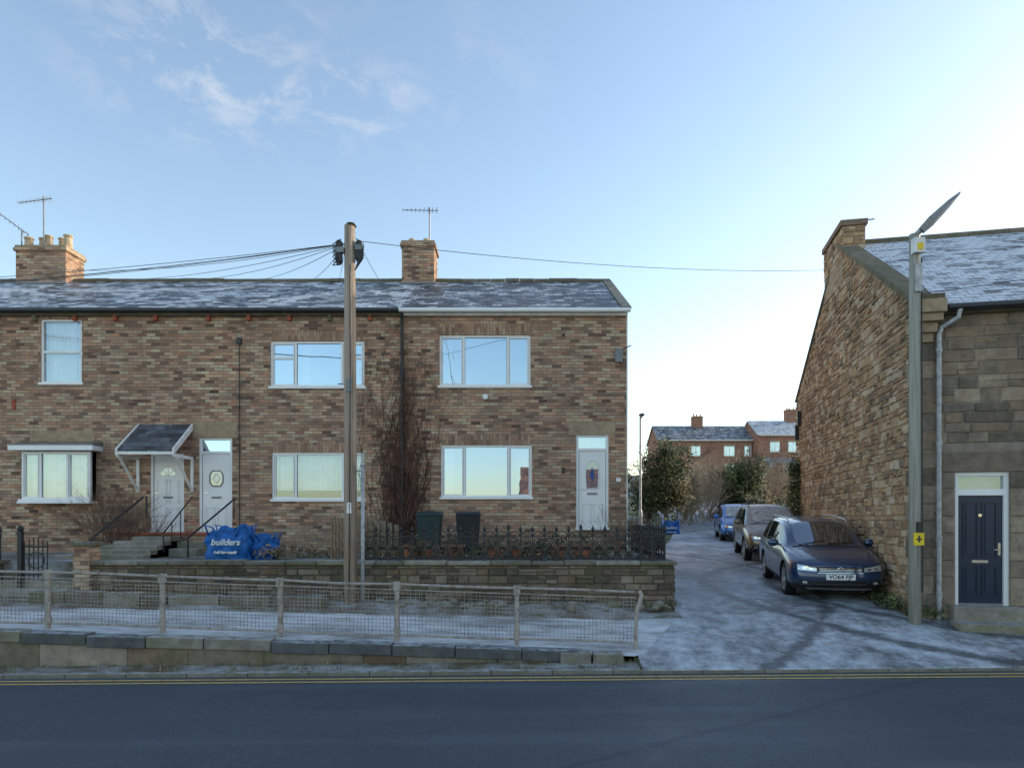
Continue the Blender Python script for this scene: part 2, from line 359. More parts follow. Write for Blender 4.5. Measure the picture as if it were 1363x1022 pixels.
def lr(rows,lf,rf,n=14,up=.012):
    vs=[]
    for y in rows:
        a,b=lf(y),rf(y)
        for i in range(n+1):
            x=a+(b-a)*i/n; vs.append((x,y,G(x,y)+up))
    m.add(vs,[(j*(n+1)+i,j*(n+1)+i+1,(j+1)*(n+1)+i+1,(j+1)*(n+1)+i) for j in range(len(rows)-1) for i in range(n)],'alley_asphalt')
lr([10.08,10.1,10.9,11.7,12.5],lambda y:1.93+max(0,(y-10.8))*.5,lambda y:30)
def left(y):
    for (a,xa),(b,xb) in zip([(12,2.78),(13.4,3.2),(18,3.4),(22,4.4),(28,6.4),(36,8.6),(60,12)],[(13.4,3.2),(18,3.4),(22,4.4),(28,6.4),(36,8.6),(60,12),(90,18)]):
        if y<=b: return xa+(xb-xa)*(y-a)/(b-a)
lr([12.5,13.3,13.4,14.5,16,18,20,23,27,31,36,40,45,52,60],left,lambda y:7.5+.21*(y-12.5)+(0 if y<23 else .6))
m.obj('alley')
m=MB()
a=1.9
while a<30:
    m.box(a,a+.9,10.06,10.19,-.1,.045+tilt(a),'kerb_stone'); a+=.915
m.obj('dropped_kerb')

# upper pavement
xl=[-30,-22,-16,-12]+[-10+i for i in range(12)]+[1.9]
yl=[10.62,10.9,11.7,12.5]
strip('pavement',xl,yl,lambda x,y:PV(x,y),'frosty_pavement')
m=MB(); xv=[-30+.35*i for i in range(95)]; xv=[x for x in xv if x<3.0]+[3.15]; yv=[12.45,12.7,12.95,13.2,13.5]
vs=[(x,y,PV(x,y)+(.0 if y<12.5 else .07*mnoise.noise(Vector((x*1.3,y*2,0)))+(.10 if y>12.9 and x<2 else .02))) for y in yv for x in xv]; n=len(xv)
m.add(vs,[(j*n+i,j*n+i+1,(j+1)*n+i+1,(j+1)*n+i) for j in range(len(yv)-1) for i in range(n-1)],'verge_earth'); m.obj('verge',smooth=True)
m=MB(); m.quad((1.9,10.62,PV(1.9,10.6)),(1.9,12.5,PV(1.9,12.5)),(3.0,12.5,G(3,12.5)+.016),(2.1,10.75,G(2.1,10.75)+.016),'frosty_pavement')
m.obj('pavement_ramp')
m=MB(); a=-30
while a<1.9:
    z=.055+tilt(a); l=.9; m.box(a,min(a+l-.012,1.9),10.08,10.22,-.1,z,'kerb_stone'); a+=l
m.obj('kerb',bevel=.01)
strip('gutter_verge',[-30,-20,-10,0,2.0],[10.2,10.62],lambda x,y:.045+tilt(x)+.06*(y-10.2),'verge_earth')
e=empty('retaining_wall'); m=MB(); a=-30
while a<.9:
    b=min(.9,a+R.uniform(.6,1.6)); y0=10.6+R.uniform(-.006,.006)
    m.hexa([(a,y0,-.1),(b-.008,y0,-.1),(b-.008,10.8,-.1),(a,10.8,-.1)],[(a,y0,PV(a,10.7)-.1),(b-.008,y0,PV(b,10.7)-.1),(b-.008,10.8,PV(b,10.7)-.1),(a,10.8,PV(a,10.7)-.1)],R.choice(['ledge_stone','ledge_stone','mortar_grey','fieldstone_1','fieldstone_4'])); a=b
m.obj('wall_face',e)
m=MB(); a=-30
while a<.7:
    l=R.uniform(.85,1.05); b=a+l
    zc=PV((a+b)/2,10.7)+R.uniform(-.012,.018); mt='coping_dark' if R.random()<.85 else 'kerb_stone'
    th=.145; dz=(PV(b,10.7)-PV(a,10.7))/2*.8; yo=R.uniform(-.012,.012)
    lo=[(a,10.55+yo,zc-th-dz),(b-.014,10.55+yo,zc-th+dz),(b-.014,10.84,zc-th+dz),(a,10.84,zc-th-dz)]
    hi=[(x,y,z+th+.03) for x,y,z in lo]; m.hexa(lo,hi,mt); a=b
for a in (.75,1.25): m.box(a,a+.47,10.5,10.8,0,PV(a,10.7)+.02,'kerb_stone')
m.obj('coping',e,bevel=.018)

# guard fence
e=empty('pedestrian_guardrail')
FX=[(p-CX)/83.8 for p in (-570,-415,-258,-100,58,212,370,527,688,850)]
mp=MB(); mw=MB(); FY=10.95
for i,x in enumerate(FX):
    z=PV(x,FY); last=(i==len(FX)-1)
    if last: mp.tube([(x-.03,FY,z-.1),(x-.03,FY,z+.3),(x-.01,FY,z+.6),(x+.07,FY,z+.85),(x+.03,FY,z+.93)],.035,'fence_post',8)
    else:
        mp.box(x-.035,x+.035,FY-.03,FY+.03,z-.1,z+.93,'fence_post'); mp.box(x-.055,x+.055,FY-.05,FY+.03,z+.80,z+.95,'fence_post'); mp.box(x-.055,x+.055,FY-.05,FY+.03,z+.08,z+.20,'fence_post')
for x0,x1 in zip(FX,FX[1:]):
    a,b=x0+.04,x1-.04; za,zb=PV(x0,FY),PV(x1,FY)
    sag=R.uniform(-.02,.012)
    for h in (.91,.10):
        mp.tube([(a,FY-.02,za+h),((a+b)/2,FY-.02+sag,(za+zb)/2+h+sag),(b,FY-.02,zb+h)],.023 if h>.5 else .02,'fence_post',6)
    mw.tube([(a,FY,za+.82),(b,FY,zb+.82)],.012,'fence_post',4)
    n=30
    for k in range(n+1):
        t=k/n; x=a+(b-a)*t; z=za+(zb-za)*t; j=R.uniform(-.009,.009); mw.tube([(x,FY+j,z+.10),(x+j*2,FY-j+.01*math.sin(t*9),z+.82)],.0048,'wire',3,False)
    for k in range(1,12):
        h=.1+.72*k/12; mw.tube([(a,FY,za+h),((a+b)/2,FY+.01,(za+zb)/2+h+R.uniform(-.014,.014)),(b,FY,zb+h)],.0048,'wire',3,False)
mp.obj('posts_rails',e,bevel=.006); mw.obj('wire_mesh',e)

# ---------------------------------------------------------------- terrace house
FYD=17.8; PP=F/FYD
def fx(p): return (p-CX)/PP
def fz(p): return CH+(YH-p)/PP
def wall_openings(m,x0,x1,z0,z1,Y,ops,mat,depth=.11):
    X=sorted(set([x0,x1]+[o[0] for o in ops]+[o[1] for o in ops])); Zs=sorted(set([z0,z1]+[o[2] for o in ops]+[o[3] for o in ops]))
    for a,b in zip(X,X[1:]):
        for c,d in zip(Zs,Zs[1:]):
            cx,cz=(a+b)/2,(c+d)/2
            if any(o[0]<cx<o[1] and o[2]<cz<o[3] for o in ops): continue
            m.quad((a,Y,c),(b,Y,c),(b,Y,d),(a,Y,d),mat)
    for a,b,c,d in ops:
        y=Y+depth
        m.quad((a,Y,c),(a,Y,d),(a,y,d),(a,y,c),mat); m.quad((b,Y,d),(b,Y,c),(b,y,c),(b,y,d),mat)
        m.quad((a,Y,d),(b,Y,d),(b,y,d),(a,y,d),mat); m.quad((a,y,c),(b,y,c),(b,Y,c),(a,Y,c),mat)
def window(par,x0,x1,z0,z1,Y,splits,gl='window_glass',fw=.055,transoms=(),curt=None,name='window'):
    m=MB(); y0=Y+.03;y1=Y+.10
    m.box(x0,x0+fw,y0,y1,z0,z1,'upvc_white'); m.box(x1-fw,x1,y0,y1,z0,z1,'upvc_white')
    m.box(x0+fw,x1-fw,y0,y1,z1-fw,z1,'upvc_white'); m.box(x0+fw,x1-fw,y0,y1,z0,z0+fw,'upvc_white')
    m.box(x0-.04,x1+.04,Y-.045,Y+.028,z0-.045,z0+.012,'upvc_white')
    cols=[x0+fw]
    for s in splits: m.box(s-.032,s+.032,y0+.004,y1,z0+fw,z1-fw,'upvc_white'); cols+= [s-.032,s+.032]
    cols.append(x1-fw)
    panes=[(cols[i],cols[i+1]) for i in range(0,len(cols),2)]
    for i,tz in transoms:
        a,b=panes[i]; m.box(a,b,y0+.006,y1,tz-.03,tz+.03,'upvc_white')
    for i,(a,b) in enumerate(panes):
        t=.028
        if i in (0,len(panes)-1) and len(panes)>1:
            m.box(a,a+t,y0+.012,y1-.01,z0+fw,z1-fw,'upvc_white'); m.box(b-t,b,y0+.012,y1-.01,z0+fw,z1-fw,'upvc_white')
            m.box(a+t,b-t,y0+.012,y1-.01,z0+fw,z0+fw+t,'upvc_white'); m.box(a+t,b-t,y0+.012,y1-.01,z1-fw-t,z1-fw,'upvc_white')
            for q in (a-.003,b-.003): m.box(q,q+.006,y0-.001,y0+.003,z0+fw,z1-fw,'grey_metal')
        else:
            for q in ((a,a+.008,z0+fw,z1-fw),(b-.008,b,z0+fw,z1-fw)): m.box(q[0],q[1],Y+.071,Y+.074,q[2],q[3],'black_plastic')
    m.quad((x0+.01,Y+.075,z0+.01),(x1-.01,Y+.075,z0+.01),(x1-.01,Y+.075,z1-.01),(x0+.01,Y+.075,z1-.01),gl)
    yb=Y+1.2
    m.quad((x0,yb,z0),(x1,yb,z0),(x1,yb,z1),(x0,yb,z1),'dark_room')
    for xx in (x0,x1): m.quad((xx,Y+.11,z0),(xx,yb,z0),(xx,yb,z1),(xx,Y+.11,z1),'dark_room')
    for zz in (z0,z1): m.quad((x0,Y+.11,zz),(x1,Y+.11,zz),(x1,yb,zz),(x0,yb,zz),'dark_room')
    if curt:
        for (ca,cb,ct,cbm,mt) in curt:
            n=max(6,int((cb-ca)/.03)); vs=[]
            for k in range(n+1):
                x=ca+(cb-ca)*k/n; yy=Y+.17+.02*math.sin(k*1.9)+.01*math.sin(k*.7)
                vs+=[(x,yy,cbm),(x,yy,ct)]
            m.add(vs,[(2*k,2*k+2,2*k+3,2*k+1) for k in range(n)],mt)
    return m.obj(name,par)
def soldier(m,x0,x1,z,h=.3,Y=FYD): m.box(x0,x1,Y-.006,Y+.05,z+.002,z+h,'soldier_brick')

RY=FYD+3.5; EZ=fz(411); RZ=CH+(YH-376)*RY/F
sl=(RZ-EZ)/3.5
def terrace(name,xa,xb,ops,roofmat,gut):
    e=empty(name); m=MB()
    wall_openings(m,xa,xb,.6,EZ,FYD,ops,'durham_brick')
    for x,s in ((xa,1),(xb,-1)):
        m.add([(x,FYD,.6),(x,FYD+7,.6),(x,FYD+7,EZ),(x,RY,RZ-.03),(x,FYD,EZ)],[(0,1,2,3,4)] if s<0 else [(4,3,2,1,0)],'durham_brick')
    m.quad((xb,FYD+7,.6),(xa,FYD+7,.6),(xa,FYD+7,EZ),(xb,FYD+7,EZ),'durham_brick'); m.obj('walls',e)
    m=MB(); ya=FYD-.2; za=EZ-.2*sl+.05; yb=FYD+7.2
    xo=xb+(.05 if xb>2.9 else 0)
    m.hexa([(xa,ya,za-.06),(xo,ya,za-.06),(xo,RY,RZ-.03),(xa,RY,RZ-.03)],[(xa,ya,za),(xo,ya,za),(xo,RY,RZ+.03),(xa,RY,RZ+.03)],roofmat)
    m.hexa([(xa,RY,RZ-.03),(xo,RY,RZ-.03),(xo,yb,za-.06),(xa,yb,za-.06)],[(xa,RY,RZ+.03),(xo,RY,RZ+.03),(xo,yb,za),(xa,yb,za)],roofmat)
    m.obj('roof',e)
    m=MB(); x=xa
    while x<xo-.1:
        b=min(x+.45,xo); j=R.uniform(-.012,.012); m.tube([(x,RY,RZ+.03+j),(b-.01,RY,RZ+.03+j)],.09,'dark_stone',8); x=b
    if xb>2.9:
        m.hexa([(xo-.22,ya,za+.002),(xo+.03,ya,za+.002),(xo+.03,RY,RZ+.034),(xo-.22,RY,RZ+.034)],[(xo-.22,ya,za+.05),(xo+.03,ya,za+.05),(xo+.03,RY,RZ+.08),(xo-.22,RY,RZ+.08)],'dark_stone')
    m.obj('ridge_tiles',e)
    m=MB(); m.box(xa,xb,FYD-.12,FYD-.003,za-.14,za-.04,'white_paint' if gut=='w' else 'dark_stone')
    mt='upvc_white' if gut=='w' else 'black_plastic'
    m.tube([(xa,ya-.03,za-.04),(xo,ya-.03,za-.04)],.055,mt,8)
    k=xa+.4
    while k<xb and gut!='w': m.box(k,k+.09,FYD-.1,FYD-.004,za-.27,za-.14,'rust_red' if R.random()<.6 else 'dark_stone'); k+=1.05
    m.obj('gutter',e)
    return e
def door(par,x0,x1,z0,z1,kind,Y=FYD):
    m=MB(); zf=z1-.36 if kind!='porch' else z1
    m.box(x0,x0+.06,Y+.02,Y+.1,z0,z1,'upvc_white'); m.box(x1-.06,x1,Y+.02,Y+.1,z0,z1,'upvc_white'); m.box(x0+.06,x1-.06,Y+.02,Y+.1,z1-.05,z1,'upvc_white')
    if kind!='porch':
        m.box(x0+.06,x1-.06,Y+.02,Y+.1,zf-.04,zf+.02,'upvc_white'); m.quad((x0+.06,Y+.07,zf),(x1-.06,Y+.07,zf),(x1-.06,Y+.07,z1-.05),(x0+.06,Y+.07,z1-.05),'window_glass')
        m.quad((x0,Y+.4,zf),(x1,Y+.4,zf),(x1,Y+.4,z1),(x0,Y+.4,z1),'curtain_shade')
    zt=zf-.04 if kind!='porch' else z1-.05
    a,b=x0+.065,x1-.065; m.box(a,b,Y+.06,Y+.1,z0,zt,'upvc_white'); c=(a+b)/2
    for q in ((a,a+.006),(b-.006,b)): m.box(q[0],q[1],Y+.055,Y+.0598,z0,zt,'grey_metal')
    def panel(pa,pb,pc,pd):
        t=.018
        for q in ((pa,pb,pc,pc+t),(pa,pb,pd-t,pd),(pa,pa+t,pc,pd),(pb-t,pb,pc,pd)): m.box(q[0],q[1],Y+.045,Y+.0605,q[2],q[3],'white_paint')
        m.box(pa+.05,pb-.05,Y+.050,Y+.0605,pc+.05,pd-.05,'upvc_white')
    panel(a+.09,c-.03,z0+.15,z0+.62); panel(c+.03,b-.09,z0+.15,z0+.62)
    hz=z0+1.38
    if kind=='oval':
        pts=[(.15,-.36),(.17,-.1),(.17,.2),(.11,.33),(0,.38),(-.11,.33),(-.17,.2),(-.17,-.1),(-.15,-.36)]
        m.add([(c+p[0],Y+.052,hz+p[1]) for p in pts],[tuple(range(9))[::-1]],'lead_glass'); m.tube([(c+p[0],Y+.05,hz+p[1]) for p in pts+[pts[0]]],.014,'white_paint',5,False)
        d=[(0,-.2),(.06,0),(0,.2),(-.06,0),(0,-.2)]; m.tube([(c+p[0],Y+.047,hz+p[1]) for p in d],.008,'rust_red',4,False); m.add([(c+p[0],Y+.049,hz+p[1]) for p in d[:4]],[(0,1,2,3)],'bluebag')
    elif kind=='diamond':
        d=[(0,-.21),(.15,0),(0,.21),(-.15,0)]; oc=[(.17,-.1),(.17,.1),(.1,.2),(-.1,.2),(-.17,.1),(-.17,-.1),(-.1,-.2),(.1,-.2)]
        m.add([(c+p[0],Y+.052,hz+p[1]) for p in oc],[(0,1,2,3,4,5,6,7)],'lead_glass'); m.tube([(c+p[0],Y+.05,hz+p[1]) for p in oc+[oc[0]]],.014,'black_iron',5,False)
        m.tube([(c+p[0]*.6,Y+.047,hz+p[1]*.6) for p in d+[d[0]]],.012,'upvc_white',4,False)
    else:
        pts=[(.2*math.cos(t*math.pi/8),.2*math.sin(t*math.pi/8)) for t in range(9)]
        m.add([(c+p[0],Y+.052,hz+.08+p[1]) for p in pts],[tuple(range(9))],'lead_glass')
        for t in (2,4,6): m.tube([(c,Y+.048,hz+.08),(c+pts[t][0],Y+.048,hz+.08+pts[t][1])],.008,'upvc_white',4)
        panel(a+.09,c-.03,z0+.75,z0+1.35); panel(c+.03,b-.09,z0+.75,z0+1.35)
    m.box(c-.13,c+.13,Y+.045,Y+.062,z0+.86,z0+.91,'grey_metal'); m.tube([(a+.06,Y+.03,z0+1.0),(a+.16,Y+.03,z0+1.0)],.012,'chrome',6)
    m.box(x0-.02,x1+.02,Y-.08,Y+.06,z0-.06,z0-.001,'upvc_white')
    m.obj('door',par)
GX=fx(533)
o=[(fx(585),fx(706),fz(514),fz(446)),(fx(587),fx(708),fz(662),fz(592)),(fx(767),fx(810),fz(702),fz(579))]
A=terrace('brick_house',GX,3.0,o,'slate_light_frost','w')
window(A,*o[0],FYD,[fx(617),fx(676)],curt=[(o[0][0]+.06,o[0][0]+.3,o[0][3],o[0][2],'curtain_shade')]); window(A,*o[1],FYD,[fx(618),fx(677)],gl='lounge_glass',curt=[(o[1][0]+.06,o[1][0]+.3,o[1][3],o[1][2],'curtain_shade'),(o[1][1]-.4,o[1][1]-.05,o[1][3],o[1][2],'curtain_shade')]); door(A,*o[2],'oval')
m=MB(); soldier(m,fx(582),fx(709),o[0][3]); soldier(m,fx(588),fx(706),o[1][3],.27); m.box(fx(757),fx(819),FYD-.012,FYD+.1,fz(579)+.001,fz(561),'lintel_stone')
m.tube([(fx(646),FYD-.03,fz(528)),(fx(646),FYD+.01,fz(528))],.07,'upvc_white',12)
m.box(fx(818),fx(828),FYD-.12,FYD-.01,fz(483),fz(466),'grey_metal'); m.tube([(fx(826),FYD-.05,fz(466)),(fx(838),FYD-.25,fz(463))],.015,'black_iron'); m.box(fx(748),fx(752),FYD-.03,FYD-.002,fz(630),fz(622),'black_plastic'); m.box(fx(820),fx(826),FYD-.04,FYD-.002,fz(641),fz(636),'white_paint')
m.box(2.985,3.012,FYD-.015,FYD+.05,1.2,EZ-.1,'white_paint')
for (px_,py_) in ((548,455),(750,446),(508,450)): m.tube([(fx(px_),FYD-.05,fz(py_)),(fx(px_),FYD-.01,fz(py_))],.035,'black_iron',6)
m.obj('lintels_fittings',A)
m=MB()
dx=fx(536)
m.tube([(dx,FYD-.2,EZ-.1),(dx,FYD-.12,EZ-.3),(dx,FYD-.08,EZ-.45),(dx,FYD-.08,1.3)],.045,'black_plastic',8)
for z in (2.5,4.2,6): m.tube([(dx,FYD-.08,z),(dx,FYD-.08,z+.1)],.06,'black_plastic',8)
m.obj('drainpipe',A,smooth=False)
def chimney(par,x0,x1,y0,y1,z0,z1,npots,mat='durham_brick'):
    m=MB(); m.box(x0,x1,y0,y1,z0,z1-.18,mat); m.box(x0-.05,x1+.05,y0-.05,y1+.05,z1-.18,z1-.08,mat); m.box(x0-.02,x1+.02,y0-.02,y1+.02,z1-.08,z1,'lintel_stone')
    m.box(x0-.03,x1+.03,y0-.03,y1+.03,z0+.3,z0+.36,'grey_metal')
    for k in range(npots):
        t=(k+.5)/npots; px=x0+(x1-x0)*t; py=(y0+y1)/2+(.12 if k%2 else -.1); h=R.uniform(-.06,.06)
        m.tube([(px,py,z1-.02),(px,py,z1+.05),(px,py,z1+.30+h),(px,py,z1+.34+h),(px,py,z1+.38+h)],[.15,.13,.11,.14,.13],'chimney_pot',10)
    m.obj('chimney',par)
chimney(A,(538-CX)*RY/F,(580-CX)*RY/F,RY-.45,RY+.45,RZ-.5,CH+(YH-328)*RY/F,0)
m=MB(); cx0=(559-CX)*RY/F
for k in (-.25,.2): m.tube([(cx0+k,RY,10.7),(cx0+k,RY,11.0)],[.12,.10],'chimney_pot',10)
m.obj('chimney_pots',A)
o=[(fx(360),fx(485),fz(515),fz(454)),(fx(362),fx(485),fz(665),fz(602)),(fx(265),fx(309),fz(707),fz(583))]
BX=fx(256)
B=terrace('brick_house',BX,GX,o,'slate_mid_frost','b')
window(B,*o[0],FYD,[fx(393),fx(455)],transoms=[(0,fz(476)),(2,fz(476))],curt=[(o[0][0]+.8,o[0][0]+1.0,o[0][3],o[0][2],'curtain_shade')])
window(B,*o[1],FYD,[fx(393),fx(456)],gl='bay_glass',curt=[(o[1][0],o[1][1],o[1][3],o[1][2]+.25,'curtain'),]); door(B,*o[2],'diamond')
m=MB(); soldier(m,fx(362),fx(483),o[0][3],.26); soldier(m,fx(364),fx(483),o[1][3],.26); m.box(fx(256)+.003,fx(316),FYD-.012,FYD+.1,fz(583)+.001,fz(561),'lintel_stone')
m.tube([(fx(319),FYD-.03,fz(455)),(fx(319),FYD-.02,fz(700))],.012,'black_plastic',5); m.box(fx(316),fx(322),FYD-.08,FYD-.003,fz(458),fz(450),'black_plastic'); m.obj('lintels',B)
o=[(fx(54),fx(109),fz(510),fz(425)),(fx(38),fx(128),fz(665),fz(602)),(fx(200),fx(245),fz(707),fz(603))]
CXL=-13.9
C=terrace('brick_house',CXL,BX,o,'slate_mid_frost','b')
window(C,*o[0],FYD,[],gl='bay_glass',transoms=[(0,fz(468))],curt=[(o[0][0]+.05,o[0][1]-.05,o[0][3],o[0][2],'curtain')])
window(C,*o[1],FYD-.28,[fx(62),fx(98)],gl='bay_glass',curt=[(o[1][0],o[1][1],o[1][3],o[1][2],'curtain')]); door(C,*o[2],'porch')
m=MB(); soldier(m,fx(54)-.03,fx(109)+.03,o[0][3],.26)
m.box(fx(27),fx(137),FYD-.45,FYD-.002,fz(601),fz(595),'upvc_white'); m.hexa([(fx(27),FYD-.45,fz(595)),(fx(137),FYD-.45,fz(595)),(fx(137),FYD-.002,fz(595)),(fx(27),FYD-.002,fz(595))],[(fx(27),FYD-.45,fz(593)),(fx(137),FYD-.45,fz(593)),(fx(137),FYD-.002,fz(588)),(fx(27),FYD-.002,fz(588))],'grey_metal')
for xx in (o[1][0],o[1][1]-.06): m.box(xx,xx+.06,FYD-.18,FYD-.002,o[1][2],o[1][3],'upvc_white')
m.box(o[1][0]-.05,o[1][1]+.05,FYD-.36,FYD-.002,o[1][2]-.1,o[1][2]-.046,'upvc_white')
m.box(fx(40),fx(126),FYD-.012,FYD+.01,fz(587),fz(573),'lintel_stone')
m.box(fx(19)-.04,fx(19)+.04,FYD-.04,FYD-.002,fz(545),fz(532),'rust_red'); m.obj('bay_trim',C)
m=MB(); xl,xr=-9.72,-8.35; zt=4.75; zb=4.0; yf=FYD-1.0
m.hexa([(xl,yf,zb-.05),(xr,yf,zb-.05),(xr,FYD-.01,zt-.05),(xl,FYD-.01,zt-.05)],[(xl,yf,zb),(xr,yf,zb),(xr,FYD-.01,zt),(xl,FYD-.01,zt)],'slate_bare')
for x in (xl-.03,xr):
    m.hexa([(x,yf-.03,zb-.14),(x+.04,yf-.03,zb-.14),(x+.04,FYD,zt-.14),(x,FYD,zt-.14)],[(x,yf-.03,zb+.02),(x+.04,yf-.03,zb+.02),(x+.04,FYD,zt+.02),(x,FYD,zt+.02)],'white_paint')
    m.box(x,x+.05,yf+.02,FYD-.01,zb-.18,zb-.10,'white_paint'); m.box(x,x+.06,FYD-.07,FYD-.005,zb-1.0,zb-.18,'white_paint')
    pts=[(x+.03,FYD-.05,zb-.95),(x+.03,FYD-.3,zb-.75),(x+.03,FYD-.6,zb-.45),(x+.03,yf+.08,zb-.15)]; m.tube(pts,.035,'white_paint',6)
m.box(xl,xr,yf-.02,yf+.03,zb-.12,zb-.051,'white_paint')
m.obj('porch_canopy',C)
x0=(35-CX)*RY/F; x1=(100-CX)*RY/F
chimney(C,x0,x1,RY-.45,RY+.45,RZ-.5,CH+(YH-334)*RY/F,5)
D=terrace('brick_house',-26,CXL,[],'slate_heavy_frost','b')
def aerial(x,y,z0,z1,d,n=9,L=1.1,tilt_=.08):
    e=empty('tv_aerial'); m=MB(); m.tube([(x,y,z0),(x,y,z1)],.022,'grey_metal',6)
    dx=Vector(d).normalized(); sd=Vector((-dx.y,dx.x,0)); a=Vector((x,y,z1-.08))
    m.tube([a-dx*L*.25,a+dx*L*.75+Vector((0,0,-tilt_))],.013,'grey_metal',5)
    for k in range(n):
        c=a+dx*L*(-.2+.95*k/(n-1))+Vector((0,0,-tilt_*k/(n-1))); w=.2-.012*k
        m.tube([c-sd*w,c+sd*w],.006,'grey_metal',4); m.tube([c-Vector((0,0,w*.5)),c+Vector((0,0,w*.5))],.006,'grey_metal',4)
    m.obj('yagi',e)
aerial(cx0+.3,RY,10.6,12.0,(-1,-.2,0)); aerial((67-CX)*RY/F,RY-.3,10.3,12.2,(-1,.1,0)); aerial((29-CX)*RY/F,RY,10.0,11.3,(-1,-.3,.35),7,.8,-.3)

# ---------------------------------------------------------------- gardens
GW=13.5
m=MB(); m.box(-30,3.12,GW+.2,FYD-.002,.4,1.42,'verge_earth'); m.obj('front_garden')
e=empty('garden_wall'); m=MB()
m.box(-8.6,3.2,GW,GW+.28,.3,1.38,'mortar_dark')
m.box(2.9,3.2,GW+.285,FYD,.3,1.38,'mortar_dark')
stonework(m,lambda u,z,d:(u,GW-d,z),-8.6,3.2,.45,lambda u:1.38,(.09,.17),(.16,.42),GST,.03,.014,.016,split=.2,seed=3)
stonework(m,lambda u,z,d:(3.2+d,u,z),GW,FYD,.45,lambda u:1.38,(.09,.17),(.16,.42),GST,.03,.014,.016,split=.2,seed=4); m.obj('wall',e)
m=MB(); a=-8.65
while a<3.2:
    l=R.uniform(.5,.9); b=min(a+l,3.26); m.box(a,b-.01,GW-.06+R.uniform(-.012,.012),GW+.33,1.383,1.45+R.uniform(0,.03),'dark_stone' if R.random()<.8 else 'step_stone'); a=b
a=GW+.34
while a<FYD-.1: m.box(2.86,3.26,a,min(a+.68,FYD-.02),1.383,1.46,'dark_stone'); a+=.7
m.obj('coping',e,bevel=.015)
m=MB()
m.box(-30,-10.2,GW,GW+.28,.3,1.40,'mortar_dark'); stonework(m,lambda u,z,d:(u,GW-d,z),-16,-10.2,.5,lambda u:1.40,(.09,.17),(.16,.42),GST,.03,.014,.016,split=.2,seed=5)
m.box(-30,-10.15,GW-.05,GW+.32,1.403,1.47,'dark_stone'); m.obj('garden_wall')
m=MB(); a=-9
while a<-3.7:
    l=R.uniform(.5,1.0); z=PV(a,12.9); m.box(a,a+l-.03,12.72,13.0,z-.1,z+.22+R.uniform(-.02,.04),'dark_stone' if R.random()<.6 else 'step_stone'); a+=l
for k in range(50):
    x=R.uniform(-2.6,3.0); y=R.uniform(12.8,13.45); s=R.uniform(.04,.12); z=PV(x,y)+.1; m.ell((x,y,z),(s,s*.8,s*.6),'step_stone',6,4)
m.obj('stone_edging',bevel=.02)
e=empty('garden_steps'); m=MB()
for i in range(5):
    y=GW-.62+.3*i; m.box(-10.15,-8.64,y,GW+1.2,.4,.78+.145*i,'step_stone'); 
for i in range(5): 
    x=-9.95+i*.26; m.box(x,-8.0,GW+1.3+.3*i,FYD-1.27,1.0,1.42+.09*(i+1),'step_stone')
m.box(-9.9,-7.2,FYD-1.2,FYD-.1,1.3,1.90,'durham_brick'); m.box(-9.95,-7.15,FYD-1.25,FYD-.09,1.903,1.95,'rust_red')
m.box(-7.95,-7.3,FYD-1.6,FYD-1.26,1.3,1.75,'step_stone'); m.box(-7.95,-7.3,FYD-2.0,FYD-1.61,1.3,1.6,'step_stone')
m.box(-8.62,-8.3,GW-.1,GW+.3,.6,1.75,'durham_brick'); m.box(-8.66,-8.26,GW-.14,GW+.34,1.753,1.83,'dark_stone')
m.obj('steps',e,bevel=.012)
e=empty('handrail'); m=MB()
def P(px,py,Y): return ((px-CX)*Y/F,Y,CH+(YH-py)*Y/F)
m.tube([P(122,750,14.6),P(121,718,14.6),P(128,712,14.7),P(190,662,16.2),P(195,660,16.3),P(195,690,16.3)],.024,'black_iron',6)
m.tube([P(218,735,15.6),P(217,710,15.6),P(256,661,16.9)],.018,'black_iron',6); m.tube([P(250,742,15.2),P(250,716,15.2),P(312,664,16.9),P(311,690,16.9)],.024,'black_iron',6)
for t in (.3,.6): m.tube([P(217+39*t,710-49*t,15.6+1.3*t),P(217+39*t,735-30*t,15.6+1.3*t)],.012,'black_iron',5)
m.obj('rails',e)

def ornate(par,p0,p1,zb,h,step=.235):
    m=MB(); p0=Vector((*p0,0)); p1=Vector((*p1,0)); L=(p1-p0).length; n=int(L/step); d=(p1-p0)/n; T=.0135
    ax='y' if abs(d.x)>abs(d.y) else 'x'
    for z in (zb+.04,zb+h*.80): m.tube([(p0.x,p0.y,z),(p1.x,p1.y,z)],.016,'black_iron',4)
    for i in range(n+1):
        c=p0+d*i; top=zb+h*(1.05 if i%6==0 else .98)
        m.tube([(c.x,c.y,zb),(c.x,c.y,top)],.022 if i%6==0 else .014,'black_iron',5)
        m.tube([(c.x,c.y,top-.02),(c.x,c.y,top+.015),(c.x,c.y,top+.05),(c.x,c.y,top+.1)],[.012,.036,.026,.002],'black_iron',6)
        if i<n:
            k=c+d*.5; s=d.length
            m.ring((k.x,k.y,zb+h*.60),s*.38,T,'black_iron',ax,12,4); m.ring((k.x,k.y,zb+h*.60),s*.17,T,'black_iron',ax,8,4)
            m.ring((k.x,k.y,zb+h*.25),s*.42,T,'black_iron',ax,12,4); 
            m.ring((k.x,k.y,zb+h*.80),s*.42,T,'black_iron',ax,8,4,0,math.pi)
            m.ring((k.x,k.y,zb+h*.42),s*.12,T,'black_iron',ax,8,4)
            for sg in (-1,1):
                q=k+d*.25*sg; m.ring((q.x,q.y,zb+h*.14),s*.14,T,'black_iron',ax,8,4); m.ring((q.x,q.y,zb+h*.42),s*.10,T,'black_iron',ax,8,4)
    m.obj('ironwork',par)
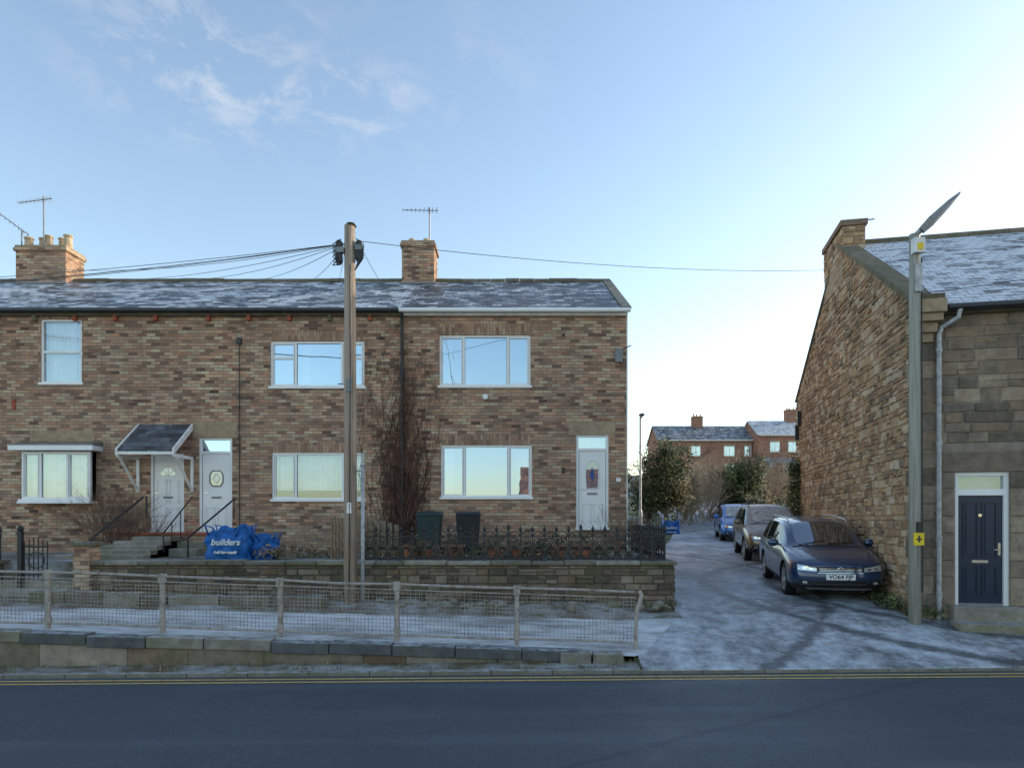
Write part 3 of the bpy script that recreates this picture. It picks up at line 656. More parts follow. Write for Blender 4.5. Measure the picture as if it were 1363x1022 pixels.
e=empty('ornamental_railing'); ornate(e,(-2.95,GW+.12),(3.05,GW+.12),1.45,.62); ornate(e,(3.05,GW+.2),(3.05,FYD-.3),1.46,.62)
e=empty('ornamental_railing'); ornate(e,(-14,GW+.12),(-10.2,GW+.12),1.46,.60)
e=empty('garden_gate'); m=MB()
for k in range(6): m.tube([(-9.6+k*.09,GW-.05,1.1),(-9.6+k*.09,GW-.05,1.95-.04*abs(k-2.5))],.012,'black_iron',5)
m.tube([(-9.62,GW-.05,1.2),(-9.12,GW-.05,1.2)],.014,'black_iron'); m.tube([(-9.62,GW-.05,1.75),(-9.12,GW-.05,1.75)],.014,'black_iron'); m.ring((-9.37,GW-.05,1.48),.16,.012,'black_iron'); m.box(-9.72,-9.64,GW-.09,GW-.01,.9,2.05,'black_iron'); m.ell((-9.68,GW-.05,2.1),(.06,.06,.07),'black_iron'); m.obj('gate',e)

def bin_(x,y,z,mat):
    e=empty('wheelie_bin',(x,y,z)); m=MB()
    m.hexa([(-.22,-.22,.06),(.22,-.22,.06),(.22,.26,.06),(-.22,.26,.06)],[(-.28,-.30,.95),(.28,-.30,.95),(.28,.34,.95),(-.28,.34,.95)],mat)
    m.hexa([(-.30,-.33,.952),(.30,-.33,.952),(.30,.36,.952),(-.30,.36,.952)],[(-.26,-.26,1.02),(.26,-.26,1.02),(.26,.34,1.06),(-.26,.34,1.06)],mat)
    m.tube([(-.2,.4,.99),(.2,.4,.99)],.02,mat,6)
    for s in (-1,1): m.tube([(s*.24,.24,.1),(s*.30,.24,.1)],.1,'tyre',12)
    m.obj('bin',e,bevel=.02)
plain('bin_green',(.02,.045,.045),.5,.4); plain('bin_black',(.02,.021,.024),.5,.4)
bin_(-1.95,16.2,1.42,'bin_green'); bin_(-1.05,16.4,1.42,'bin_black')
def pot(x,y,z,r,plant='leaf_mid',mat='terracotta',name='plant_pot'):
    e=empty(name,(x,y,z)); m=MB(); m.tube([(0,0,0),(0,0,r*1.3),(0,0,r*1.31),(0,0,r*1.6)],[r*.7,r*.95,r*1.1,r*1.1],mat,12)
    for k in range(60):
        a=R.uniform(0,6.28); rr=R.uniform(0,r*1.3); c=Vector((rr*math.cos(a),rr*math.sin(a),r*1.6+R.uniform(0,r*1.2))); s=R.uniform(.02,.05)
        d=Vector((R.uniform(-1,1),R.uniform(-1,1),R.uniform(-1,1))).normalized()*s; q=d.orthogonal().normalized()*s*.6
        m.add([c-d,c+q,c+d,c-q],[(0,1,2,3)],plant)
    m.obj('pot',e)
for px,mt in ((548,'leaf_mid'),(566,'leaf_brown'),(606,'leaf_dark'),(658,'leaf_mid'),(690,'leaf_brown'),(716,'leaf_mid'),(742,'leaf_dark'),(775,'leaf_mid')):
    pot((px-CX)*14.4/F,14.4,1.43,R.uniform(.12,.2),mt)
plain('wood_panel',(.28,.21,.14),.8,.2,0,.3,8)
e=empty('picket_fence'); m=MB()
for k in range(14):
    y=14.0+k*.27; z=1.42; m.box(-3.72,-3.70,y,y+.12,z,z+.9+.02*math.sin(k),'wood_panel')
for k in range(7): m.box(-3.9+k*.16,-3.78+k*.16,17.0,17.02,1.42,2.45-.05*k,'wood_panel')
m.obj('pickets',e)

def bag(x,y,z,w,h,seed,txt=True,rz=0.):
    e=empty('builders_bag',(x,y,z),(0,0,rz)); m=MB(); vs=[]
    K=56; J=18
    for j in range(J):
        t=j/(J-1)
        for k in range(K):
            a=2*math.pi*k/K; ca,sa=math.cos(a),math.sin(a); sq=1/max(abs(ca),abs(sa))**.8
            r=w*.5*sq*(.90+.14*math.sin(math.pi*min(1,t*1.1)))+.09*mnoise.noise(Vector((ca*2.5+seed,sa*2.5,t*3)))+.05*mnoise.noise(Vector((ca*7+seed,sa*7,t*7)))
            vs.append((r*ca,r*sa*.85,h*t*(1+.34*mnoise.noise(Vector((ca*1.6,sa*1.6,seed+.5))))))
    fs=[(j*K+k,j*K+(k+1)%K,(j+1)*K+(k+1)%K,(j+1)*K+k) for j in range(J-1) for k in range(K)]
    m.add(vs,fs,'bluebag')
    cv=[(vs[(J-1)*K+k][0]*.7,vs[(J-1)*K+k][1]*.7,h*.80+.08*mnoise.noise(Vector((k*.7,seed,1)))) for k in range(K)]
    m.add([vs[(J-1)*K+k] for k in range(K)]+cv+[(0,0,h*.82)],[(k,(k+1)%K,K+(k+1)%K,K+k) for k in range(K)]+[(K+k,K+(k+1)%K,2*K) for k in range(K)],'bluebag')
    for sx in (-1,1):
        for sy in (-1,1): m.tube([(sx*w*.42,sy*w*.36,h*.8),(sx*w*.50,sy*w*.40,h*1.12),(sx*w*.3,sy*w*.45,h*1.05),(sx*w*.22,sy*w*.42,h*.75)],.02,'bluebag',5)
    m.obj('bag',e,smooth=True)
    if txt:
        for s_,sz,zz in (('builders',.21,.50),('bulk bag supply',.085,.24)):
            cu=bpy.data.curves.new('print','FONT'); cu.body=s_; cu.size=sz*w; cu.shear=.25; cu.align_x='CENTER'; cu.extrude=.035; cu.offset=.004
            t=bpy.data.objects.new('print',cu); COL.objects.link(t); t.parent=e; t.location=(0,-w*.5*.93,h*zz); t.rotation_euler=(math.pi/2,0,0); cu.materials.append(MATS['bagwhite'])
bag(-6.0,14.6,1.42,.86,.66,1,True,.1); bag(-5.4,14.9,1.42,.60,.50,5,False,.5); bag(7.75,33.5,1.45,.8,.7,9)

# ---------------------------------------------------------------- poles & wires
e=empty('utility_pole'); px,py=-3.08,13.05; m=MB()
m.tube([(px,py,.4),(px-.01,py,4),(px-.02,py,7.89)],[.13,.118,.10],'wood_pole',16)
m.obj('pole',e,smooth=True)
m=MB(); m.tube([(px,py,7.88),(px,py,7.93)],[.11,.08],'leaf_dark',12)
for sx,zz,h in ((-.22,7.15,.45),(.16,7.2,.4)):
    m.tube([(px+sx,py-.02,zz),(px+sx,py-.02,zz+.05),(px+sx,py-.02,zz+h-.04),(px+sx,py-.02,zz+h)],[.05,.07,.07,.04],'black_plastic',10)
m.box(px-.28,px-.11,py-.1,py-.0,7.35,7.45,'grey_metal'); m.box(px+.1,px+.24,py-.1,py-.0,7.4,7.5,'grey_metal')
for k in range(6):
    m.tube([(px-.16-.02*k,py-.1+.04*k,7.6-.06*k),(px-.32,py-.1,7.5-.08*k),(px-.18,py-.12,7.1)],.010,'black_plastic',4)
    m.tube([(px+.12,py-.12+.02*k,7.6-.06*k),(px+.27,py-.1,7.5-.05*k),(px+.1,py-.1,7.0)],.010,'black_plastic',4)
for k in range(5): m.tube([(px+(-.12 if k%2 else .12),py-.1,3.2+k*.55),(px+(-.22 if k%2 else .22),py-.1,3.2+k*.55)],.012,'grey_metal',5)
m.tube([(px+.02,py-.13,7.1),(px+.02,py-.14,4.8),(px+.0,py-.15,.6)],.012,'black_plastic',5)
m.box(px-.04,px+.04,py-.155,py-.12,2.4,2.6,'white_paint'); m.box(px-.05,px+.05,py-.145,py-.12,4.7,4.95,'grey_metal')
m.obj('fittings',e)
e=empty('steel_service_pole'); m=MB(); m.tube([(px+.25,py-.1,.5),(px+.25,py-.1,3.3)],.036,'galv',10); m.tube([(px+.25,py-.1,3.3),(px+.25,py-.1,3.34)],.046,'galv',10); m.box(px+.18,px+.32,py-.2,py,.45,.62,'galv'); m.obj('tube',e,smooth=True)
e=empty('overhead_cables'); m=MB()
def cable(a,b,sag,r=.0065):
    a=Vector(a);b=Vector(b); pts=[a.lerp(b,t/24)-Vector((0,0,4*sag*(t/24)*(1-t/24))) for t in range(25)]; m.tube(pts,r,'black_plastic',4,False)
top=(px-.1,py,7.55)
for (x,y,z,s) in ((-26,19,8.9,.5),(-30,20,9.2,.6),(-24,18.5,8.6,.45),(-34,20,9.6,.7),(-14.5,RY-.3,10.0,.25),(-12.6,RY,9.75,.2),(-10.4,RY,9.75,.2),(-8.1,RY,9.72,.15),(-6.3,RY,9.72,.12),(-5.4,RY,9.72,.1)): cable(top,(x,y,z),s)
cable((px+.15,py,7.55),(-3.0,FYD-.1,7.8),.05,.005); cable((px+.15,py,7.6),(8.85,19.4,9.35),.2); 
cable((16,9.5,8.1),(8.7,11.9,7.0),.15); cable((16,9.2,7.8),(7.3,12.15,6.3),.3); cable((16,11,6.9),(7.9,12.35,6.0),.2); cable((7.2,12.2,6.6),(7.9,12.3,6.0),.02)
m.obj('cables',e)

e=empty('street_lamp'); lx,ly=7.17,12.15; m=MB()
m.tube([(lx,ly,.3),(lx,ly,4),(lx-.01,ly,7.35)],[.105,.095,.085],'grey_pole',14); m.obj('pole',e,smooth=True)
m=MB()
m.tube([(lx,ly-.02,7.2),(lx+.02,ly-.05,7.35),(lx+.10,ly-.12,7.45)],.05,'galv',8)
a=Vector((lx+.03,ly-.14,7.36)); b=Vector((lx+.54,ly-.40,7.90)); d=(b-a).normalized(); sd=Vector((.42,.9,0)).normalized()*.13; up=d.cross(sd).normalized()*.04
def prism(pts):
    for (t0,w0,h0),(t1,w1,h1) in zip(pts,pts[1:]):
        p=a.lerp(b,t0);q=a.lerp(b,t1); m.hexa([p-sd*w0-up*h0,p+sd*w0-up*h0,q+sd*w1-up*h1,q-sd*w1-up*h1],[p-sd*w0+up*h0,p+sd*w0+up*h0,q+sd*w1+up*h1,q-sd*w1+up*h1],'grey_metal')
prism([(0,.5,1.3),(.25,.9,1.5),(.7,1,.8),(1,.35,.25)])
m.box(lx-.09,lx+.09,ly-.16,ly-.02,6.98,7.24,'white_insul'); m.box(lx-.05,lx+.05,ly-.17,ly-.161,7.02,7.14,'yellow_plate'); m.box(lx-.06,lx+.06,ly-.13,ly-.09,6.3,6.8,'galv')
m.obj('lantern',e,bevel=.01)
m=MB(); m.box(lx-.09,lx+.09,ly-.125,ly-.105,1.83,2.05,'yellow_plate'); m.box(lx-.05,lx+.05,ly-.128,ly-.126,1.92,1.95,'black_plastic'); m.box(lx-.015,lx+.015,ly-.129,ly-.1265,1.88,2.0,'black_plastic'); m.box(lx-.04,lx+.04,ly-.14,ly-.1,2.06,2.24,'black_plastic')
m.tube([(lx+.07,ly-.08,6.9),(lx+.08,ly-.09,1.0)],.012,'black_plastic',5)
m.obj('sign_plate',e)
e=empty('street_lamp'); m=MB(); x,y=5.64,30.; m.tube([(x,y,1.2),(x,y,2.6),(x,y,2.7),(x,y,6.7)],[.09,.09,.055,.045],'galv',8); m.tube([(x,y,6.7),(x+.05,y-.15,6.83)],.05,'galv',6); m.ell((x+.02,y-.2,6.82),(.13,.3,.07),'grey_metal'); m.obj('post',e)

# ---------------------------------------------------------------- stone building on right
ang=-math.atan(.21)
S=empty('stone_house',(7.4,12.5,0),(0,0,ang))
D_=10.83; HZ=6.2; PK=9.36; UL=14
dr=(.63,1.515,.74,3.14); OP=[dr,(5.5,6.7,1.6,3.1),(5.5,6.7,4.1,5.4)]
m=MB(); wall_openings(m,0,UL,0,HZ,0,OP,'mortar_grey',.14)
stonework(m,lambda u,z,d:(u,-d,z),.0,UL,.25,lambda u:5.98,(.17,.27),(.24,.56),ASH,.026,.012,.012,ops=[(x0-.22,x1+.22,a,b+.38) if i==0 else (x0,x1,a,b) for i,(x0,x1,a,b) in enumerate(OP)],split=.15,seed=11)
m.quad((UL,0,0),(UL,D_,0),(UL,D_,HZ),(UL,0,HZ),'mortar_grey'); m.quad((UL,D_,0),(0,D_,0),(0,D_,HZ),(UL,D_,HZ),'mortar_sand')
m.add([(UL,0,HZ),(UL,D_,HZ),(UL,D_/2,PK)],[(0,1,2)],'mortar_grey'); m.obj('front_walls',S)
window(S,5.5,6.7,1.6,3.1,.02,[6.1]); window(S,5.5,6.7,4.1,5.4,.02,[6.1])
def gtop(v): return HZ+(PK-HZ)*(1-abs(v-D_/2)/(D_/2))
m=MB(); m.add([(0,0,0),(0,D_,0),(0,D_,HZ),(0,D_/2,PK),(0,0,HZ)],[(4,3,2,1,0)],'mortar_sand')
stonework(m,lambda u,z,d:(-d,u,z),0,D_,.25,gtop,(.10,.22),(.12,.36),SAND,.035,.018,.045,split=.4,seed=21)
m.obj('gable_wall',S)
m=MB(); sl2=(PK-HZ)/(D_/2)
ya=-.22; za=HZ-.22*sl2+.04
m.hexa([(.3,ya,za-.06),(UL,ya,za-.06),(UL,D_/2,PK-.02),(.3,D_/2,PK-.02)],[(.3,ya,za),(UL,ya,za),(UL,D_/2,PK+.05),(.3,D_/2,PK+.05)],'slate_heavy_frost')
m.hexa([(.3,D_/2,PK-.02),(UL,D_/2,PK-.02),(UL,D_+.2,za-.06),(.3,D_+.2,za-.06)],[(.3,D_/2,PK+.05),(UL,D_/2,PK+.05),(UL,D_+.2,za),(.3,D_+.2,za)],'slate_heavy_frost'); m.obj('roof',S)
m=MB(); a=.3
while a<UL: m.tube([(a,D_/2,PK+.05),(a+.44,D_/2,PK+.05)],.1,'dark_stone',8); a+=.45
m.obj('ridge_tiles',S)
m=MB(); N=9
for side in (0,1):
    for i in range(N):
        t0=i/N; t1=(i+1)/N-.006
        v0,v1=(t0*D_/2,t1*D_/2) if side==0 else (D_-t0*D_/2,D_-t1*D_/2)
        z0,z1=gtop(v0),gtop(v1)
        lo=[(-.06,v0,z0+.0),(.34,v0,z0),(.34,v1,z1),(-.06,v1,z1)]; hi=[(x,y,z+(.14 if side==0 else .08)) for x,y,z in lo]
        if side: lo=[lo[3],lo[2],lo[1],lo[0]]; hi=[hi[3],hi[2],hi[1],hi[0]]
        m.hexa(lo,hi,'ledge_stone')
m.obj('gable_coping',S,bevel=.015)
m=MB()
m.box(-.06,.40,-.32,.0,5.98,6.22,'lintel_stone'); m.box(-.05,.36,-.26,-.001,5.84,5.98,'lintel_stone'); m.box(-.046,.30,-.16,-.001,5.66,5.84,'lintel_stone'); m.box(-.043,.26,-.08,-.001,5.5,5.66,'lintel_stone')
m.box(-.05,.38,-.28,.1,6.22,6.32,'dark_stone')
z=.3;k=0
while z<5.5:
    h=min(R.uniform(.28,.36),5.5-z); w=.42 if k%2 else .28
    if h>.1: m.box(-.042,w,-.034,.28 if k%2 else .42,z,z+h-.012,R.choice(ASH))
    z+=h;k+=1
m.obj('quoins',S,bevel=.012)
m=MB(); m.box(.40,UL,-.12,-.003,5.98,6.08,'dark_stone'); m.tube([(.42,-.27,6.06),(UL,-.27,6.06)],.06,'black_plastic',8)
m.tube([(.62,-.27,6.02),(.60,-.24,5.88),(.38,-.12,5.74),(.34,-.10,5.62),(.34,-.10,.45)],.042,'galv',10)
for z in (5.3,3.6,1.9,.9): m.tube([(.34,-.10,z),(.34,-.10,z+.09)],.054,'galv',10)
m.obj('gutter_downpipe',S)
m=MB(); x0,x1,z0,z1=dr
m.box(x0-.3,x1+.3,-.035,.1,z1+.002,z1+.36,'ashlar_0'); 
for k,(a,b) in enumerate(((x0-.22,x0-.002),(x1+.002,x1+.22))):
    z=.75; q=0
    while z<3.1: h=.3 if q%2 else .5; m.box(a+(.0 if q%2 else -.06 if k==0 else 0),b+(.06 if (k and q%2==0) else 0),-.034,.1,z,min(z+h,3.14)-.01,R.choice(ASH)); z+=h;q+=1
m.box(x0-.12,x1+.12,-.30,.10,.3,.735,'step_stone'); m.box(x0-.2,x1+.3,-.75,-.305,.2,.50,'step_stone')
m.obj('door_surround',S,bevel=.01)
m=MB()
for q in ((x0,x0+.075,z0,z1),(x1-.075,x1,z0,z1)): m.box(q[0],q[1],.04,.13,q[2],q[3],'upvc_white')
for q in ((z1-.07,z1),(2.72,2.83)): m.box(x0+.075,x1-.075,.04,.13,q[0],q[1],'upvc_white')
m.quad((x0+.07,.1,2.8),(x1-.07,.1,2.8),(x1-.07,.1,z1-.05),(x0+.07,.1,z1-.05),'bay_glass'); m.quad((x0,.3,2.7),(x1,.3,2.7),(x1,.3,z1),(x0,.3,z1),'curtain_shade')
a,b=x0+.08,x1-.08; m.box(a,b,.09,.13,z0+.02,2.72,'navy_door'); c=(a+b)/2
m.box(a,b,.06,.13,z0,z0+.03,'chrome')
for (pa,pb) in ((a+.09,c-.035),(c+.035,b-.09)):
    for (pc,pd) in ((z0+.16,z0+.72),(z0+.86,z0+1.86)):
        t=.02
        for q in ((pa,pb,pc,pc+t),(pa,pb,pd-t,pd),(pa,pa+t,pc+t,pd-t),(pb-t,pb,pc+t,pd-t)): m.box(q[0],q[1],.070,.0905,q[2],q[3],'navy_door')
        m.box(pa+.05,pb-.05,.076,.0905,pc+.05,pd-.05,'navy_door')
m.box(c-.13,c+.13,.078,.092,z0+.76,z0+.81,'chrome'); m.tube([(b-.05,.05,z0+1.0),(b-.16,.05,z0+1.0)],.013,'chrome',6); m.box(b-.07,b-.03,.08,.09,z0+.9,z0+1.12,'chrome'); m.tube([(c,.07,z0+1.62),(c,.09,z0+1.62)],.03,'chrome',8)
m.obj('front_door',S)
m=MB(); m.box(-.03,.50,4.9,6.8,8.3,9.70,'mortar_sand'); stonework(m,lambda u,z,d:(-.03-d,u,z),4.9,6.8,8.9,lambda u:9.7,(.11,.2),(.14,.36),SAND,.03,.014,.02,seed=31); stonework(m,lambda u,z,d:(u,4.9-d,z),-.03,.5,9.1,lambda u:9.7,(.11,.2),(.14,.3),SAND,.03,.014,.02,seed=32)
m.box(-.09,.55,4.85,6.85,9.703,9.84,'sandstone_4'); m.tube([(.25,5.3,9.8),(.25,5.3,9.95)],.12,'chimney_pot',8); m.box(.45,.75,5.0,5.06,9.86,9.87,'grey_metal'); m.obj('chimney',S)
m=MB()
for z,v in ((5.3,9.9),(4.9,10.3)): m.box(-.14,-.03,v,v+.08,z,z+.5,'black_iron')
m.tube([(1.75,-.05,5.7),(1.9,-.05,4.2),(1.85,-.05,2.9)],.012,'black_plastic',5)
m.obj('wall_fittings',S)

# ---------------------------------------------------------------- distant houses
def dist_house(x0,x1,y,zb,ze,zr,roof,wins,mat='red_brick',dep=8,name='brick_house'):
    e=empty(name); m=MB(); m.box(x0,x1,y,y+dep,zb-3,ze,mat)
    r=y+dep/2
    m.add([(x0,y,ze),(x0,y+dep,ze),(x0,r,zr-.1)],[(2,1,0)],mat); m.add([(x1,y,ze),(x1,y+dep,ze),(x1,r,zr-.1)],[(0,1,2)],mat); m.obj('walls',e)
    m=MB(); m.hexa([(x0-.2,y-.3,ze-.2),(x1+.2,y-.3,ze-.2),(x1+.2,r,zr-.15),(x0-.2,r,zr-.15)],[(x0-.2,y-.3,ze),(x1+.2,y-.3,ze),(x1+.2,r,zr),(x0-.2,r,zr)],roof)
    m.hexa([(x0-.2,r,zr-.15),(x1+.2,r,zr-.15),(x1+.2,y+dep+.3,ze-.2),(x0-.2,y+dep+.3,ze-.2)],[(x0-.2,r,zr),(x1+.2,r,zr),(x1+.2,y+dep+.3,ze),(x0-.2,y+dep+.3,ze)],roof)
    m.box(x0,x1,y-.38,y-.3,ze-.25,ze-.08,'white_paint'); m.obj('roof',e)
    m=MB()
    for (a,b,c,d) in wins:
        m.box(a,b,y-.06,y-.01,c,d,'white_paint'); m.quad((a+.1,y-.065,c+.1),((a+b)/2-.05,y-.065,c+.1),((a+b)/2-.05,y-.065,d-.1),(a+.1,y-.065,d-.1),'window_glass'); m.quad(((a+b)/2+.05,y-.065,c+.1),(b-.1,y-.065,c+.1),(b-.1,y-.065,d-.1),((a+b)/2+.05,y-.065,d-.1),'window_glass')
        m.box(a-.1,b+.1,y-.08,y-.005,d+.01,d+.25,'lintel_stone')
    m.obj('windows',e); return e
W=[(26.2,27.6,11.4,12.9),(31,32.6,11.4,12.9),(34,35,11.4,12.9),(31,32.6,8.6,10.2),(24,25,8.6,10.3)]
H1=dist_house(21.5,35.2,100,8,13.9,16.4,'slate_light_frost',W)
chimney(H1,27.4,28.9,103.4,104.6,15.5,17.8,3,'red_brick')
W=[(37,38.4,11.8,13.3),(39.6,41,11.8,13.3),(37,38.4,9,10.6),(39.8,41.0,9,10.6)]
H2=dist_house(35.3,43,98,8,14.4,16.9,'slate_heavy_frost',W); chimney(H2,40.8,42.2,101.4,102.6,16,18.5,3,'red_brick')
dist_house(31.5,37.5,84,6.3,8.9,10.0,'slate_bare',[(33,34.2,7.3,8.4)],'durham_brick',5,'outbuilding'); dist_house(38,43,80,6,9.3,10.4,'slate_heavy_frost',[(39,40.2,7.3,8.5)],'red_brick',5,'outbuilding')
m=MB(); m.box(15.5,24,50,50.3,2,4.6,'red_brick'); m.box(15.5,24,49.95,50.35,4.6,4.7,'lintel_stone'); m.obj('boundary_wall')
m=MB(); m.hexa([(9.9,23.6,.8),(10.2,23.6,.8),(16.2,50,2),(15.9,50,2)],[(9.9,23.6,2.6),(10.2,23.6,2.6),(16.2,50,4.2),(15.9,50,4.2)],'red_brick'); m.obj('boundary_wall')
def back_house(x0,x1,y,ze,zr):
    e=empty('brick_house'); m=MB(); m.box(x0,x1,y-8,y,0,ze,'durham_brick'); r=y-4
    m.add([(x0,y,ze),(x0,y-8,ze),(x0,r,zr-.1)],[(0,1,2)],'durham_brick'); m.add([(x1,y,ze),(x1,y-8,ze),(x1,r,zr-.1)],[(2,1,0)],'durham_brick'); m.obj('walls',e)
    m=MB(); m.quad((x0-.2,y+.3,ze-.1),(x0-.2,r,zr),(x1+.2,r,zr),(x1+.2,y+.3,ze-.1),'tile_orange'); m.quad((x0-.2,y-8.3,ze-.1),(x1+.2,y-8.3,ze-.1),(x1+.2,r,zr),(x0-.2,r,zr),'tile_orange'); m.obj('roof',e)
    m=MB(); x=x0+1
    while x<x1-2:
        m.box(x,x+1.5,y+.01,y+.06,1.2,2.5,'white_paint'); m.quad((x+.1,y+.07,1.3),(x+1.4,y+.07,1.3),(x+1.4,y+.07,2.4),(x+.1,y+.07,2.4),'window_glass'); x+=3.2
    m.obj('windows',e)
back_house(.8,12,-20,3.2,6.6); back_house(22,34,-20,3.2,6.2)

# ---------------------------------------------------------------- vegetation
def leaves(m,c,rad,nc,nl,ls,mats,rr,clr=.35,low=-.6):
    c=Vector(c)
    for i in range(nc):
        while 1:
            d=Vector((rr.uniform(-1,1),rr.uniform(-1,1),rr.uniform(low,1)))
            if .2<d.length<1: break
        bump=.8+.45*mnoise.noise(Vector((d.x*2,d.y*2,d.z*2+rr.random()*.2+c.x)))
        d=d*(bump if d.length>.6 else 1)
        cc=c+Vector((d.x*rad[0],d.y*rad[1],d.z*rad[2])); mt=rr.choices(mats[0],mats[1])[0]; cr=clr*rr.uniform(.6,1.3)
        for k in range(nl):
            q=cc+Vector((rr.gauss(0,1),rr.gauss(0,1),rr.gauss(0,.8)))*cr*.5
            a=Vector((rr.uniform(-1,1),rr.uniform(-1,1),rr.uniform(-1,1))).normalized(); b=a.orthogonal().normalized(); s=ls*rr.uniform(.6,1.3)
            m.add([q-a*s,q+b*s*.55,q+a*s,q-b*s*.55],[(0,1,2,3)],mt)
def branch(m,p,d,l,r,depth,rr,mat,spread=.5,up=.1,n=3):
    pts=[p];q=p.copy();dd=d.copy()
    for i in range(3):
        dd=(dd+Vector((rr.uniform(-1,1),rr.uniform(-1,1),rr.uniform(-1,1)))*.16+Vector((0,0,up))).normalized(); q=q+dd*l/3; pts.append(q.copy())
    m.tube(pts,[r,r*.85,r*.7,r*.5],mat,4 if r>.012 else 3,False)
    if depth>0:
        for i in range(n+ (rr.random()<.4)):
            t=rr.uniform(.35,1); k=min(2,int(t*3)); s=pts[k].lerp(pts[k+1],t*3-k)
            nd=(dd+Vector((rr.uniform(-1,1),rr.uniform(-1,1),rr.uniform(-.7,1)))*spread*1.3).normalized()
            branch(m,s,nd,l*rr.uniform(.55,.8),r*.55,depth-1,rr,mat,spread,up,n)
def tree(name,x,y,h,rad,mats,seed,nc=90,nl=45,ls=.12):
    rr=random.Random(seed); z=G(x,y); e=empty(name,(x,y,z)); m=MB()
    m.tube([(0,0,-.3),(.05,0,h*.3),(-.05,.05,h*.6),(0,0,h*.9)],[.16,.12,.08,.02],'bark',7)
    for i in range(9): branch(m,Vector((0,0,h*rr.uniform(.15,.6))),Vector((rr.uniform(-1,1),rr.uniform(-1,1),rr.uniform(.2,1))).normalized(),h*.4,.04,2 ,rr,'bark',.6)
    m.obj('trunk_limbs',e)
    m=MB(); leaves(m,(0,0,h*.52),(rad[0],rad[1],h*.5),nc,nl,ls,mats,rr,.5,-.95); m.obj('crown',e)
DK=(('leaf_dark','leaf_mid','leaf_brown','leaf_light'),(4,3,1.3,1)); GR=(('leaf_dark','leaf_mid','leaf_light'),(3,4,2)); BR=(('leaf_brown','leaf_mid','twig_light'),(4,2,2))
def XY(px,Y): return (px-CX)*Y/F
tree('ivy_tree',XY(886,36),36,4.9,(1.6,1.4),DK,1,150,50,.085)
tree('ivy_tree',XY(862,38),38,3.0,(1.0,1.2),DK,11,50,40,.10)
tree('evergreen_tree',XY(989,40),40,4.1,(1.5,1.3),GR,3,120,52,.10)
tree('ivy_tree',XY(912,44),44,3.2,(1.1,1.1),DK,4,45,36,.11)
def shrub(name,x,y,z,h,w,seed,mat='twig',n=14,depth=3,base=.25,r=.014):
    rr=random.Random(seed); e=empty(name,(x,y,z)); m=MB()
    for i in range(n):
        a=rr.uniform(0,6.28); d=Vector((math.cos(a)*w,math.sin(a)*w,rr.uniform(.7,1.3))).normalized()
        branch(m,Vector((rr.uniform(-base,base),rr.uniform(-base,base),0)),d,h*.55,r,depth,rr,mat,.55,.05)
    m.obj('stems',e)
for i,(px,Y,h,mt) in enumerate(((922,40,3.4,'twig_light'),(943,42,3.7,'twig_light'),(958,44,3.9,'twig'),(933,46,4.5,'twig_light'),(1013,43,4.2,'twig_light'),(1028,45,4.0,'twig_light'),(1042,50,4.6,'twig'),(903,39,3.0,'twig_light'),(970,49,4.4,'twig'),(915,50,4.8,'twig_light'))):
    shrub('bare_shrub',XY(px,Y),Y,G(XY(px,Y),Y)-.1,h,.75,20+i,mt,16,3,.6,.024)
m=MB(); rr=random.Random(5)
for k in range(24):
    x=12+k*1.5; y=70+rr.uniform(-4,6); leaves(m,(x,y,G(x,y)+1),(1.6,1.4,rr.uniform(1.2,2.4)),14,30,.2,BR if k%3 else DK,rr,.7,-.5)
m.obj('distant_hedge')
m=MB()
for k in range(14): 
    y=24+k*1.0; x=10.1+.22*(y-23.6)-.25; leaves(m,(x,y,G(x,y)+1.0),(.35,.6,1.2),12,30,.07,DK,rr,.3,-.8)
m.obj('ivy_hedge')
m=MB()
for k in range(40):
    z=rr.uniform(.9,4.2); v=10.4+rr.uniform(-.5,.3)*(1.2-z*.2); ca,sa=math.cos(ang),math.sin(ang)
    u=-.15; X=7.4+u*ca-v*sa; Y=12.5+u*sa+v*ca; leaves(m,(X,Y,z),(.15,.25,.25),3,22,.05,GR,rr,.25,-1)
m.obj('ivy_plant')
# climbing bare vine trained flat on facade
e=empty('climbing_vine'); m=MB(); rr=random.Random(12)
for k in range(100):
    x0_=dx+rr.gauss(.02,.24); x=x0_; z=1.5; pts=[(x,FYD-.02,z)]; H=rr.choice((rr.uniform(1.6,4.4),rr.uniform(3.0,4.9),rr.uniform(4.4,6.1))); dxx=rr.uniform(-.05,.05); out=.012+.02*rr.random()
    if abs(x-dx)<.07: out=.13
    while z<1.5+H:
        z+=.13; dxx+=rr.uniform(-.12,.12); dxx*=.86; dxx+=(x0_-x)*.03; x+=dxx*.35; pts.append((x,FYD-out-rr.uniform(0,.012),z))
    m.tube(pts,[.007*(1-i/len(pts))+.002 for i in range(len(pts))],'vine_twig',3,False)
    for q in range(14):
        i=rr.randrange(3,len(pts)); p=Vector(pts[i]); sgn=rr.choice((-1,1)); d=Vector((sgn*rr.uniform(.3,1),-rr.uniform(0,.03),rr.uniform(-1,.4))).normalized(); q2=p+d*rr.uniform(.06,.28)*(1.2 if z<5 else .7); q2.y=min(q2.y,FYD-.01); m.tube([p,q2,q2+Vector((rr.uniform(-.08,.08),0,-rr.uniform(.05,.25)))],.0028,'vine_twig',3,False)
m.obj('stems',e)
shrub('bare_shrub',XY(150,16.5),16.5,1.42,1.7,.9,51,'twig',22,3,.35,.012)
shrub('bare_shrub',XY(172,16.8),16.8,1.42,1.3,.9,52,'twig',14,3,.3,.012)
shrub('bare_shrub',XY(835,16.8),16.8,1.42,1.2,.8,54,'twig',14,3,.3,.01)
shrub('bare_shrub',XY(400,15),15,1.42,.8,1.0,55,'twig_light',12,3,.3,.008)
m=MB(); rr=random.Random(77)
